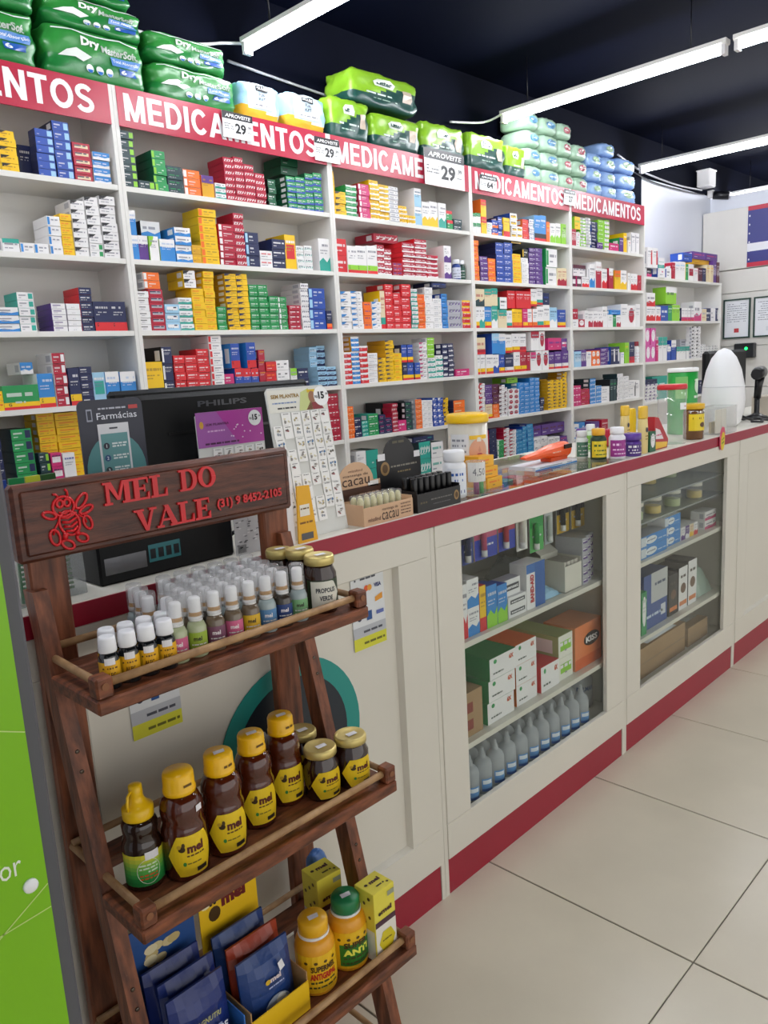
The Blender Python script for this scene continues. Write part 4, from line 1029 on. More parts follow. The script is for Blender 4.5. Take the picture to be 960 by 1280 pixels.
cpart(t, 'front_edge', 1.4005, 2.4145, 0, .012, 1.011, 1.05); cpart(t, 'rear_edge', 1.4005, 2.4145, .435, .45, 1.011, 1.05)
cpart(t, 'edge_band', -.6, 5.2, -.004, -.0005, 1.0105, 1.0485, 'crimson_laminate')
b = MB(); b.box(1.4005, 2.4145, .0125, .4345, 1.042, 1.0499, 'w', 0); b.build('glass_top', 'glass', t)
b = MB(); b.box(1.4005, 2.4145, .0121, .0129, 1.0405, 1.0505); b.build('glass_rim', 'glass_edge', t)
tag(t, 'long white countertop with a crimson front edge and glass inset', 'countertop')
def cbox(x0, x1, y, z, h, d, A, B, S, st, label, cat='box', name='product_box', deco=None, group='boxed goods in the counter windows', seed=1, mat='card'):
    b = MB(); w = x1-x0; carton(b, 0, 0, 0, w-.001, d, h-.0006, A, B, S, st, random.Random(seed)) if deco is None else (b.box(0, w-.001, 0, d, 0, h-.0006, A, 0, S), deco(b, flat((0, -.0007, 0)), w, h))
    return tag(b.build(name, mat, None, (x0, y, z+.0003)), label, cat, group)
# --- stickers on the counter front
def sticker(x0, x1, z0, z1, label):
    t = empty('card_sticker', (x0, .0105, z0)); w, h = x1-x0, z1-z0
    b = MB(); b.box(0, w, 0, .001, 0, h, 'dfe2e4'); b.build('sheet', 'card', t); mp = flat((0, -.0006, 0)); b = MB(); rn = random.Random(5)
    b.rect(mp, 0, w, 0, h*.16, 'd8d63a'); b.rect(mp, 0, w, h*.16, h*.3, 'b9bcc2'); m2 = flat((0, -.001, 0))
    b.lines(m2, .03*w/.1, w*.95, h*.06, h*.03, '6b6a20', rn, 1); b.lines(m2, w*.3, w*.9, h*.21, h*.03, '4a4d58', rn, 1)
    b.text(m2, 'VISA', w*.8, h*.76, h*.055, '1c2c70', w=w*.22, bold=.04); b.rect(m2, w*.1, w*.32, h*.56, h*.66, 'c0392b'); b.disc(m2, w*.45, h*.78, w*.07, h*.04, 'e05a2a'); b.disc(m2, w*.55, h*.78, w*.07, h*.04, 'e8a13a')
    b.poly2(m2, [(w*.7, h*.57), (w*.93, h*.59), (w*.93, h*.67), (w*.7, h*.63)], 'e59a2e'); b.rect(m2, w*.42, w*.58, h*.36, h*.48, '1f4f8f'); b.disc(m2, w*.2, h*.42, w*.07, h*.045, '26304f'); b.lines(m2, w*.72, w*.95, h*.4, h*.05, '5b6bb0', rn, 1)
    b.lines(m2, w*.1, w*.8, h*.9, h*.025, '50535c', rn); b.build('print', 'card', t); tag(t, label, 'sticker', 'payment card stickers')
sticker(1.128, 1.232, .768, .948, 'payment card sticker on the counter right of the rack')
sticker(.585, .684, .772, .945, 'payment card sticker on the counter seen through the rack')
t = empty('round_sticker', (.94, .0105, .62)); b = MB(); q = lambda u, v, d=0: (u, .001-d, v)
b.prism([(.19*math.cos(a*math.pi/24), .19*math.sin(a*math.pi/24)) for a in range(48)], q, .001, '1f8f86'); b.build('ring', 'card', t)
b = MB(); b.prism([(.15*math.cos(a*math.pi/24), .15*math.sin(a*math.pi/24)) for a in range(48)], lambda u, v, d=0: (u, -d, v), .0006, '14202c'); b.build('disc', 'card', t)
b = MB(); mp = flat((0, -.0012, 0)); b.text(mp, 'De', -.075, .03, .036, 'e4e8ea', bold=.02); b.text(mp, 'pu', -.08, -.03, .04, 'e4e8ea', bold=.02); b.build('print', 'card', t)
tag(t, 'round teal and black sticker on the counter behind the rack', 'sticker')
# --- window with alcohol bottles : middle shelf
def s_band(b, mp, w, h):
    b.rect(mp, .45*w, w, 0, h, '2c5fa8'); b.rect(mp, 0, .45*w, .8*h, h, '3a6fb5'); m2 = flat((0, -.0012, 0)); q = lambda u, v, d=0: (.38*w-v, -.0012, .12*h+u)
    b.text(q, 'BAND-AID', .33*h, 0, .2*w, 'c01f2e', w=.62*h, bold=.05); b.lines(m2, .52*w, .92*w, .3*h, .08*h, 'd5e2f0', random.Random(2))
def s_bepant(b, mp, w, h):
    b.rect(mp, .04*w, .96*w, .2*h, .8*h, 'e8e8e6'); m2 = flat((0, -.0012, 0)); b.rect(m2, .1*w, .9*w, .32*h, .7*h, '3d3f46'); b.text(flat((0, -.0016, 0)), 'sensat', .5*w, .42*h, .18*h, 'f2f2f2', w=.7*w, bold=.03)
zA = .665; yA = .04
cbox(1.548, 1.575, yA, zA, .152, .06, 'w', 'r', 'w', 4, 'white and red box at the left edge of the first window')
cbox(1.575, 1.627, yA, zA, .080, .07, 'w', 'B', 'w', 4, 'lower white and blue box in the first window')
cbox(1.575, 1.627, yA, zA+.08, .080, .07, 'w', 'B', 'w', 4, 'upper white and blue box in the first window', seed=2)
cbox(1.629, 1.658, yA, zA, .13, .06, 'y', 'r', 'r', 7, 'narrow yellow and red box in the first window')
cbox(1.660, 1.709, yA, zA, .122, .05, 'B', 'v', 'b', 4, 'blue and green box beside the yellow box')
cbox(1.710, 1.758, yA, zA, .112, .05, 'B', 'v', 'b', 4, 'blue and green box beside the black lettered boxes')
cbox(1.762, 1.853, yA, zA, .031, .05, 'w', 'k', 'w', 5, 'bottom white flat box with black lettering', deco=s_bepant)
cbox(1.762, 1.853, yA, zA+.031, .031, .05, 'w', 'k', 'w', 5, 'middle white flat box with black lettering', deco=s_bepant)
cbox(1.752, 1.838, yA+.01, zA+.0625, .05, .04, 'w', 'k', 's', 5, 'top white box with black lettering, tilted back', deco=s_bepant)
cbox(1.856, 1.953, yA, zA, .138, .06, 'w', 'b', 'w', 5, 'tall white and blue plaster box in the first window', deco=s_band)
def bagmesh(w, d, h, col, seed, mat='bag_film', name='plastic_bag', n=8):
    rn = random.Random(seed); b = MB(); G = [[(0, 0, 0)]*(n+1) for _ in range(n+1)]
    for i in range(n+1):
        for j in range(n+1):
            u, v = i/n-.5, j/n-.5; e = max(0, 1-(2*abs(u))**3)*max(0, 1-(2*abs(v))**3); G[i][j] = (u*w, v*d, h*e*(.75+.35*rn.random())+.001)
    for i in range(n):
        for j in range(n): b.face([G[i][j], G[i+1][j], G[i+1][j+1], G[i][j+1]], col, 0, True)
    b.face([(-w/2, -d/2, 0), (-w/2, d/2, 0), (w/2, d/2, 0), (w/2, -d/2, 0)], col); return b
tag(bagmesh(.11, .08, .03, 'l', 4).build('sachet', 'film', None, (2.01, .09, zA)), 'pile of flat blue and white sachets beside the plaster box', 'sachet')
t = empty('open_carton', (2.068, yA, zA)); b = MB(); b.box(0, .10, 0, .002, 0, .085, 'dcd8cc'); b.box(0, .10, .088, .09, 0, .11, 'dcd8cc'); b.box(0, .002, .002, .088, 0, .10, 'd2cdbf'); b.box(.098, .10, .002, .088, 0, .10, 'd2cdbf'); b.box(0, .1, 0, .09, 0, .002, 'dcd8cc'); b.build('tray', 'card', t)
b = MB(); b.face([(0, .09, .11), (.1, .09, .11), (.1, .13, .135), (0, .13, .135)], 'dcd8cc'); b.build('flap', 'card', t)
for i in range(4): b = MB(); b.box(.008+.022*i, .027+.022*i, .01, .08, .003, .095, 'cfc9bd', side='a89f96'); b.build('inner_packet', 'card', t)
tag(t, 'open white carton with packets next to the grey boxes', 'carton')
for i in range(3):
    for j in range(6): cbox(2.175+.038*i, 2.212+.038*i, yA+.012*i, zA+.026*j, .026, .1, 's', 'p', 's', 5, f'small grey box, {ORD[j]} row up, {ORD[i]} column in the window stack', group='small grey boxes stacked in the first window', seed=i)
for x0, x1, h, A, B, l in ((1.64, 1.76, .07, 's', 'w', 'left'), (1.78, 1.95, .06, 'e', 's', 'middle'), (1.98, 2.12, .10, 's', 'k', 'right')):
    tag(bagmesh(x1-x0, .16, h, 'c9cccb', int(x0*100)).build('plastic_bag', 'bag_film', None, ((x0+x1)/2, .24, zA+.001)), f'crumpled clear plastic bag at the {l} back of the first window', 'plastic bag', 'clear bags in the first window')
for x0, x1, z0, c1, c2, l in ((1.656, 1.712, .835, '1a2350', '2a3f8c', 'navy tube on a blue hanging card'), (1.714, 1.828, .835, 'c85a7a', '2b3fae', 'pink and blue hanging card with a dark stick'), (1.83, 1.92, .838, 'b8404c', '2b3fae', 'red and blue hanging card with a red stick'),
        (1.923, 1.985, .82, 'd9d6cc', 'e9e6e0', 'white hanging card between red and green cards'), (1.994, 2.075, .80, '2f9a4a', '58b860', 'green hanging card in the first window'), (2.08, 2.13, .81, 'cfd2d2', 'b9c4c6', 'pale grey hanging card beside the green card'),
        (2.15, 2.23, .83, '2c2c30', 'd8b13a', 'black and yellow hanging tool card'), (2.24, 2.33, .83, '33343a', 'd8b13a', 'black hanging tool card near the right window post')):
    t = empty('hanging_card', ((x0+x1)/2, .12, z0)); w = x1-x0; hh = .955-z0
    b = MB(); b.box(-w/2+.002, w/2-.002, 0, .002, 0, hh, c1, side='w'); mp = flat((0, -.0006, 0)); b.rect(mp, -w/2+.003, w/2-.003, 0, hh*.5, c2); b.lines(flat((0, -.001, 0)), -w*.3, w*.3, hh*.3, .006, 'e8e8ee', random.Random(int(x0*1000))); b.build('backing_card', 'card', t)
    b = MB(); b.lathe([(.009, .01, 'e6e6e4'), (.009, .03, c1), (.0085, .03), (.0085, .09), (.004, .095)], 12, (-w*.2, -.011, 0)); b.build('stick', 'plastic', t)
    tag(t, l, 'blister card', 'blister cards hanging in the first window')
# --- lower shelf
def s_gauze(c):
    def f(b, mp, w, h):
        m2 = flat((0, -.0012, 0)); b.disc(mp, .2*w, .8*h, .06*w, .1*h, '2f9a55'); b.text(m2, '6X', .8*w, .62*h, .22*h, 'd2562a', w=.17*w, bold=.05); b.lines(mp, .12*w, .5*w, .22*h, .07*h, '4a5a50', random.Random(3), 1)
    return f
zB = .375
for i in range(3):
    cbox(1.655+.008*i, 1.785+.008*i, yA+.005, zB+.0645*i, .0645, .2, 'w', 'g', 'g', 0, f'white and green gauze carton, {ORD[i]} from below in the left stack', 'gauze carton', 'gauze_carton', s_gauze('g'), 'gauze cartons in the first window')
    cbox(1.805, 1.915, yA+.01, zB+.0645*i, .0645, .2, 'w', 'o', 'o', 0, f'white and orange gauze carton, {ORD[i]} from below in the middle stack', 'gauze carton', 'gauze_carton', s_gauze('o'), 'gauze cartons in the first window')
cbox(1.93, 2.035, yA+.005, zB, .084, .16, 'w', 'r', 'r', 0, 'single white gauze carton right of the orange stack', 'gauze carton', 'gauze_carton', s_gauze('r'), 'gauze cartons in the first window')
for i in range(2): cbox(2.04, 2.125, yA+.01, zB+.075*i, .075, .22, 'e8e8dc', 'v', 'a9b87a', 5, ('lower', 'upper')[i]+' pale green pack between gauze carton and orange pack', 'pack', 'cotton_pack', seed=4)
def s_kiss(b, mp, w, h): b.rect(mp, 0, w, 0, h*.25, 'd8622c'); b.disc(flat((0, -.001, 0)), .62*w, .6*h, .3*w, .16*h, '18181c'); b.text(flat((0, -.0014, 0)), 'KISS', .62*w, .53*h, .14*h, 'f0f0f0', w=.44*w, bold=.04)
cbox(2.14, 2.31, yA+.01, zB, .15, .12, 'e8834a', 'k', 'f09a66', 0, 'orange KISS pack at the right of the lower shelf', 'pack', 'tissue_pack', s_kiss, mat='film')
t = empty('cardboard_box', (1.549, .045, zB)); b = MB(); b.box(0, .083, 0, .12, 0, .13); b.build('carton_body', 'cardboard', t); b = MB(); mp = flat((.01, -.0006, .02)); b.rect(mp, 0, .03, .05, .08, '8a3a30'); b.rect(mp, 0, .03, 0, .03, '8a3a30'); b.build('print', 'card', t); tag(t, 'brown cardboard box in the left corner of the lower shelf', 'box')
tag(bagmesh(.2, .12, .09, 'd8c9b5', 8).build('plastic_bag', 'bag_film', None, (1.95, .33, zB+.001)), 'clear bag of rolls behind the gauze cartons', 'plastic bag')
# --- alcohol bottles
b = MB(); R4 = .030
b.lathe([(.024, 0, 'd4d8da'), (.0285, .004), (.0285, .082), (.025, .094), (.014, .104), (.0105, .107), (.0105, .116, 'e6e8ea'), (.007, .122), (.005, .134), (.003, .136)], 16, sx=1.0, sy=.9); body_me = b.mesh('bottle_body', ('milky_plastic',))
b = MB(); mp = cylmap(.029, math.radians(-115)); b.rect(mp, -.017, .017, .012, .05, '5f9bd8', nu=6); b.rect(cylmap(.0293, math.radians(-115)), -.014, .014, .034, .046, 'e9eef4', nu=5); b.rect(cylmap(.0293, math.radians(-115)), -.017, .017, .012, .02, '2458b0', nu=6)
lab_me = b.mesh('bottle_label', ('card',))
for r in range(2):
    for i in range(11):
        t = empty('alcohol_bottle', (1.575+.0605*i+.02*r, .055+.062*r, .1802)); place('bottle_body', body_me, t); place('bottle_label', lab_me, t)
        tag(t, f'translucent white alcohol bottle, {ORD[i]} from the left in the {("front","back")[r]} row', 'bottle', 'alcohol bottles at the window bottom')
t = empty('plastic_jug', (2.30, .14, .1802)); b = MB(); b.lathe([(.05, 0), (.055, .006), (.055, .10), (.03, .13), (.02, .135), (.02, .15)], 16); b.build('jug_body', 'milky_plastic', t); b = MB(); b.text(cylmap(.056, math.radians(-115)), 'PALMAR', 0, .07, .016, '39507a', w=.07, bold=.03); b.build('print', 'card', t); tag(t, 'translucent jug marked PALMAR at the right of the bottle rows', 'jug')
# --- goods under the glass top
rn = random.Random(12)
x = 1.44; k = 0
while x < 2.36:
    w = rn.uniform(.035, .07)
    for r, yy in enumerate((.06, .16, .26)):
        c1, c2 = rn.choice('wmBgopyrtl'), rn.choice('wbgry')
        cbox(x, x+w, yy, .9702, rn.uniform(.022, .05), .07, c1, c2, c1, rn.choice((0, 2, 4, 5)), f'small {CN[c1]} packet under the glass top, {ORD[k]} along, {ORD[r]} row', 'packet', 'packet', None, 'packets under the glass countertop', k)
    x += w+.008; k += 1
# --- second window
zc, zd, zb_ = .658, .371, .79
def s_blu(b, mp, w, h): b.disc(mp, .38*w, .5*h, .22*w, .34*h, 'e9edf0'); b.rect(mp, 0, .2*w, .1*h, .9*h, 'd5dbe0'); b.text(flat((0, -.0012, 0)), 'prosol', .38*w, .4*h, .2*h, '26304f', w=.3*w, bold=.03); b.lines(mp, .64*w, .95*w, .3*h, .1*h, 'cfe0f0', random.Random(3))
for i in range(2): cbox(2.583, 2.795, .04, zc+.042*i, .042, .07, 'B', 'w', 's', 0, ('lower', 'upper')[i]+' long blue tube box at the left of the second window', deco=s_blu)
for i in range(3): cbox(2.80, 2.938, .05, zc+.039*i, .039, .07, 'B', 'w', 'w', 0, f'short blue tube box, {ORD[i]} from below in the second window', deco=s_blu)
for i in range(4): cbox(2.945+.04*i, 2.983+.04*i, .05, zc, .052, .06, 'wpew'[i], 'pwyr'[i], 'w', 4, f'small {CN["wpew"[i]]} box, {ORD[i]} right of the blue boxes')
for i in range(2): cbox(3.175, 3.29, .05, zc+.037*i, .037, .06, 'w', 'm', 'w', 4, ('lower', 'upper')[i]+' white and pink box at the right of the second window')
for i, (xx, yy, zz) in enumerate(((2.65, .1, zb_), (2.80, .1, zb_), (2.97, .1, zb_), (3.18, .1, zb_), (2.79, .2, .872), (2.97, .2, .872), (3.16, .2, .872))):
    t = empty('glass_jar', (xx, yy, zz+.0002)); b = MB(); b.lathe([(.03, 0), (.034, .004), (.034, .045), (.03, .052)], 16); b.build('jar_body', 'clear_plastic', t); b = MB(); b.lathe([(.0315, .0525, 'd9d6c8'), (.0325, .0535), (.0325, .066), (.03, .068)], 16); b.build('lid', 'plastic', t)
    b = MB(); b.lathe([(.03, .004, 'e6c84a' if i % 2 else 'b9c98a'), (.031, .006), (.031, .03), (.028, .032)], 14); b.build('contents', 'plastic', t)
    tag(t, f'small glass jar on the {"upper" if i > 3 else "lower"} glass shelf, {ORD[i-4 if i > 3 else i]} from the left', 'jar', 'glass jars in the second window')
def s_ne(b, mp, w, h): b.rect(mp, .3*w, w, .45*h, h, 'c2c4c4'); b.lines(flat((0, -.001, 0)), .45*w, .9*w, .75*h, .05*h, '3a4a68', random.Random(1), 1); b.lines(mp, .1*w, .8*w, .2*h, .05*h, 'c8d6ea', random.Random(2), 1); b.rect(mp, .72*w, .92*w, .14*h, .34*h, 'd8dde6')
cbox(2.58, 2.622, .035, zd, .165, .06, 'g', 'w', 'g', 6, 'green box at the left edge of the second window')
cbox(2.628, 2.825, .05, zd, .212, .09, '2b4f96', 'w', '24437f', 0, 'large blue carton in the second window', deco=s_ne)
def s_tall(b, mp, w, h): b.lines(mp, .2*w, .8*w, .75*h, .06*h, '4a4038', random.Random(3), 1); b.disc(mp, .5*w, .5*h, .3*w, .12*h, '6a4a34'); b.rect(mp, .1*w, .9*w, .1*h, .2*h, 'd9782c')
for i, xx in enumerate((2.84, 2.93, 3.02)): cbox(xx, xx+.082, .05, zd, .166+.01*i, .1, 'k' if i == 0 else 'w', 'w', 'k', 0, ('black', 'white and orange middle', 'white and orange right')[i]+' tall box in the second window', deco=s_tall)
tag(bagmesh(.18, .12, .12, '9fb5a8', 21).build('plastic_bag', 'film', None, (3.22, .12, zd)), 'folded grey green bag at the right of the second window', 'plastic bag')
for xx, w, h, l in ((2.60, .42, .12, 'large flat cardboard box at the bottom of the second window'), (3.05, .2, .08, 'smaller cardboard box at the bottom right of the second window')):
    t = empty('cardboard_box', (xx, .06, .1802)); b = MB(); b.box(0, w, 0, .28, 0, h); b.build('carton_body', 'cardboard', t); b = MB(); b.rect(flat((0, -.0006, 0)), 0, w, h*.46, h*.5, '8f7454'); b.build('seam', 'card', t); tag(t, l, 'box')
b = bagmesh(.26, .18, .05, 'd8dce2', 22); b.text(lambda u, v, d=0: (u, -.05+v*.8, .056), 'Cuplo', 0, 0, .045, '2f55a0', w=.16, bold=.04); tag(b.build('plastic_bag', 'film', None, (2.83, .16, .3005)), 'white bag with blue lettering on the cardboard box', 'plastic bag')
b = bagmesh(.2, .16, .07, 'dcdcda', 23); tag(b.build('plastic_bag', 'bag_film', None, (3.14, .18, .2605)), 'crumpled clear bag at the bottom right of the second window', 'plastic bag')
# ------------------------------------------------------------ things on the countertop
ZT = 1.0502
def vmap(m, ax): return m
# monitor seen from behind
t = empty('monitor', (1.05, .33, ZT)); b = MB(); b.rbox(-.27, .27, 0, .03, .028, .33, .008); b.build('screen_housing', 'black_plastic', t)
b = MB(); b.rbox(-.255, .255, -.022, .002, .045, .318, .010); b.build('rear_cover', 'black_plastic', t)
b = MB(); b.box(-.16, .2, -.0235, -.0215, .228, .234, '020203'); b.build('vent_slot', 'plastic', t)
b = MB(); b.text(flat((0, -.0235, 0)), 'PHILIPS', -.012, .284, .013, '3a3c42', w=.135, bold=.03); b.build('lettering', 'plastic', t)
b = MB(); b.rbox(-.03, .03, .0, .03, .008, .1, .006); b.build('stand_neck', 'black_plastic', t); b = MB(); b.lathe([(.11, 0), (.11, .006), (.1, .01)], 28, (0, .02, 0), sy=.75); b.build('stand_base', 'black_plastic', t)
b = MB(); mp = flat((-.06, -.0232, .17)); b.disc(mp, 0, 0, .03, .032, 'e8e8ea', n=20); mp = flat((-.06, -.0238, .17)); b.poly2(mp, [(-.018, -.01), (.012, -.014), (.02, .006), (.002, .018), (-.014, .014)], 'c02030'); b.poly2(mp, [(-.024, -.022), (.02, -.02), (.026, -.008), (-.01, -.012)], '2d6fb4'); b.build('logo_sticker', 'card', t)
tag(t, 'black monitor seen from behind on the counter left end', 'monitor')
# mini computer
t = empty('computer', (.72, .05, ZT)); b = MB(); b.rbox(-.14, .14, 0, .24, 0, .098, .004); b.build('case', 'black_plastic', t)
b = MB(); mp = flat((0, -.0007, 0)); b.rect(mp, -.13, -.05, .018, .048, '8f9094'); b.build('steel_plate', 'metal', t)
b = MB(); b.rect(mp, -.045, .02, .024, .056, '2f6f74'); m2 = flat((0, -.0012, 0))
for i in range(4): b.rect(m2, -.042+.016*i, -.031+.016*i, .03, .048, '0e1216')
b.build('port_panel', 'plastic', t); tag(t, 'small black computer with ports under the wooden header', 'computer')
for i, P in enumerate(([(.87, .12, 1.056), (.90, .08, 1.09), (.95, .06, 1.06), (.97, .10, 1.056), (.93, .15, 1.07), (.98, .2, 1.056)], [(.865, .16, 1.10), (.90, .19, 1.12), (.93, .21, 1.08), (.89, .23, 1.058), (.90, .26, 1.056)])):
    cable('cable', P, .004, ('tangled black cable on the counter beside the computer', 'black cable arching from the computer ports')[i], 'k')
# phone advert
t = empty('advert_board', (.673, .125, 1.1484)); w, h = .124, .222; q = lambda u, v, d=0: (u, .004-d, v)
rc = .012; out = [(-w/2, 0), (w/2, 0)]+[(w/2-rc+rc*math.cos(a), h-rc+rc*math.sin(a)) for a in (0, .5, 1.07, 1.57)]+[(-w/2+rc+rc*math.cos(a), h-rc+rc*math.sin(a)) for a in (1.57, 2.07, 2.64, 3.14)]
b = MB(); b.prism(out, q, .004, '2a2d3c'); b.build('board', 'card', t); b = MB(); mp = flat((0, -.0006, 0)); b.disc(mp, 0, .092, .058, .068, '4f8a8c', n=28)
m2 = flat((0, -.001, 0)); b.rect(m2, -.030, .030, 0, .178, 'd9dade'); m3 = flat((0, -.0014, 0)); b.rect(m3, -.026, .026, 0, .160, '5f9698'); b.rect(m3, -.008, .008, .168, .171, '3a3d48')
m4 = flat((0, -.0018, 0))
for i, c in enumerate(('23273a', '2b4f7e', '30454c', 'b8484c')): b.disc(m4, -.017, .138-.022*i, .006, .006, c, n=12); b.text(flat((0, -.0022, 0)), str(i+1), -.017, .135-.022*i, .006, 'eaeef2', bold=.02); b.lines(m4, -.006, .024, .140-.022*i, .003, 'dfe9ea', random.Random(i), 1); b.lines(m4, -.006, .02, .135-.022*i, .003, 'dfe9ea', random.Random(i+9), 1)
b.text(m2, 'Farmácias', .010, .186, .012, 'dfe2ea', w=.078, bold=.005); b.lines(m2, -.025, .03, .204, .003, 'b9bcc8', random.Random(4), 1); b.rect(m2, .034, .052, .202, .209, 'c04040'); b.rect(m2, -.048, -.037, .184, .206, '9a9ead'); b.rect(m3, -.046, -.039, .187, .203, '2a2d3c'); b.build('print', 'card', t)
tag(t, 'dark phone advert board reading Farmácias on the computer', 'advert board')
# earring cards
def scrib(b, mp, rn, s, pal):
    for k in range(rn.randint(4, 7)):
        u, v = rn.uniform(-.6, .6)*s, rn.uniform(-.6, .5)*s; r = rn.uniform(.14, .3)*s; b.disc(mp, u, v, r, r*rn.uniform(.5, 1.2), rn.choice(pal), n=7)
EM = []
for i in range(9):
    rn = random.Random(60+i); b = MB(); s = .0118; b.box(-s, s, 0, .0012, -s*1.15, s*1.15, 'f2f1ee'); mp = flat((0, -.0006, 0))
    scrib(b, mp, rn, s, [['c9c4b8', '8f8a84', 'd8cfa8'], ['8c2430', 'b9b2aa', '6a6460'], ['a89a6a', '5c584e', 'd5d0c2'], ['7f7a78', 'c9b98a', '9aa0a8'], ['3d6f9c', 'b4b0aa', '6f6a68']][i % 5]); b.lines(mp, -s*.6, s*.6, s*.85, .0012, '2a2a2e', rn, 1); EM.append(b.mesh('earring_card', ('card',)))
def ear_board(name, loc, w, h, tilt, cols, rows, y0, y1, label, deco, rz=0):
    t = empty(name, loc, rz); t.rotation_euler = (-tilt, 0, rz); b = MB(); q = lambda u, v, d=0: (u, .003-d, v); rc = .008
    b.prism([(-w/2, 0), (w/2, 0), (w/2, h-rc), (w/2-rc, h), (-w/2+rc, h), (-w/2, h-rc)], q, .003, 'd6d7d2'); b.build('board', 'card', t)
    b = MB(); deco(b, flat((0, -.0006, 0)), w, h); b.build('header_print', 'card', t); rn = random.Random(w*1000)
    for r in range(rows):
        for c in range(cols):
            if rows > 3 and (r*7+c*3) % 17 == 0: continue
            o = place('earring_card', EM[rn.randrange(9)], t, (-w/2+(c+.6)*w/(cols+.2)+rn.uniform(-.001, .001), -.0025, y1-(r+.5)*(y1-y0)/rows+rn.uniform(-.001, .001))); o.rotation_euler.y = rn.uniform(-.06, .06)
    return tag(t, label, 'earring display', 'earring display cards')
def d15(b, mp, u, v, r): b.disc(mp, u, v, r, r, 'f4f4f4', n=20); m = lambda a, c, d=0: tuple(x+y for x, y in zip(mp(a, c), (0, -.0005, 0))); b.text(m, '15', u, v-r*.3, r*.75, '1b1b20', bold=.05); b.text(m, 'R$', u-r*.68, v-r*.2, r*.3, '1b1b20'); b.text(m, ',90', u+r*.72, v+.05*r, r*.25, '1b1b20')
def d_white(b, mp, w, h):
    b.rect(mp, -w*.48, w*.48, h*.84, h*.985, 'e3e2d8'); m = flat((0, -.0011, 0)); b.text(m, 'SEM PILANTRA', -w*.2, h*.93, h*.026, '9a7a3a', w=w*.46, bold=.04); b.lines(m, -w*.42, -w*.02, h*.895, h*.008, '6f86b4', random.Random(1), 1); b.lines(m, -w*.35, -w*.05, h*.86, h*.01, '3a3a3a', random.Random(2), 1)
    b.poly2(m, [(w*.0, h*.84), (w*.24, h*.84), (w*.2, h*.985), (w*.06, h*.96)], 'c7cf8a'); b.poly2(m, [(w*.12, h*.84), (w*.42, h*.84), (w*.36, h*.89), (w*.2, h*.89)], '8c2c34'); m2 = flat((0, -.0015, 0)); b.disc(m2, w*.24, h*.925, w*.06, h*.04, '9a6b50', n=12); b.rect(m2, w*.17, w*.31, h*.955, h*.975, 'd6b62a'); d15(b, flat((0, -.0019, 0)), w*.4, h*.925, w*.13)
ear_board('earring_display', (1.073, .035, ZT), .165, .322, .15, 6, 9, .03, .268, 'tall white earring display board leaning on the counter', d_white)
def d_purple(b, mp, w, h):
    b.rect(mp, -w*.5, w*.5, h*.72, h, 'b0359a'); m = flat((0, -.0011, 0)); b.poly2(m, [(-w*.5, h*.72), (w*.1, h*.72), (-w*.2, h), (-w*.5, h)], 'a25aa8'); m2 = flat((0, -.0015, 0)); b.text(m2, 'SEM PILANTRA', -w*.2, h*.89, h*.02, '5a2050', w=w*.34, bold=.02); b.disc(m2, -w*.43, h*.9, w*.03, h*.03, 'd6a43a', n=10); b.lines(m2, -w*.35, -w*.1, h*.84, h*.012, 'e0b8dc', random.Random(3), 1); b.lines(m2, -w*.4, .1*w, h*.74, h*.014, '4a1844', random.Random(5), 1); d15(b, flat((0, -.0019, 0)), w*.37, h*.92, w*.1)
    rn = random.Random(8)
    for k in range(12): b.disc(m2, rn.uniform(-.02, .45)*w, rn.uniform(.76, .88)*h, .0022, .0016, 'f0dcee', n=6)
ear_board('earring_display', (1.008, .235, ZT), .178, .274, .02, 6, 4, .10, .19, 'magenta topped earring card in front of the monitor', d_purple)
t = empty('barcode_card', (.885, .03, ZT)); b = MB(); b.box(-.034, .034, .001, .003, 0, .09, 'c9cacc'); b.build('card', 'card', t); b = MB(); mp = flat((0, -.0001, 0)); rn = random.Random(31)
for k in range(40): u, v = rn.uniform(-.03, .03), rn.uniform(.012, .085); b.rect(mp, u-.003, u+.003, v-.001, v+.001, rn.choice(('3a3a3e', '77777c', 'e9e9ea')))
for k in range(9): b.rect(mp, -.03+.0022*k, -.029+.0022*k, .004, .02, '1c1c20')
b.build('print', 'card', t); tag(t, 'white hanging card with a barcode under the header', 'card')
b = MB(); b.box(.968, .985, .012, .03, 1.0502, 1.232, 'f0eef0'); tag(b.build('white_stand', 'card'), 'narrow white acrylic edge standing beside the wooden header', 'acrylic stand')
t = empty('yellow_card', (1.005, .0, ZT)); b = MB(); b.prism([(-.018, 0), (.034, 0), (.020, .118), (-.013, .12)], lambda u, v, d=0: (u, .008-d, v), .004, 'f0b21a'); b.build('card', 'card', t); b = MB(); mp = flat((0, .0034, 0)); b.rect(mp, -.01, .016, .056, .08, 'efeadc'); b.lines(flat((0, .003, 0)), -.008, .014, .07, .003, '7a5a20', random.Random(1), 1); b.lines(mp, -.012, .022, .04, .004, '8a5a10', random.Random(2), 1); b.rect(mp, -.01, .022, .006, .02, '55565a'); b.build('print', 'card', t); tag(t, 'tall yellow card between wooden header and earring board', 'card')
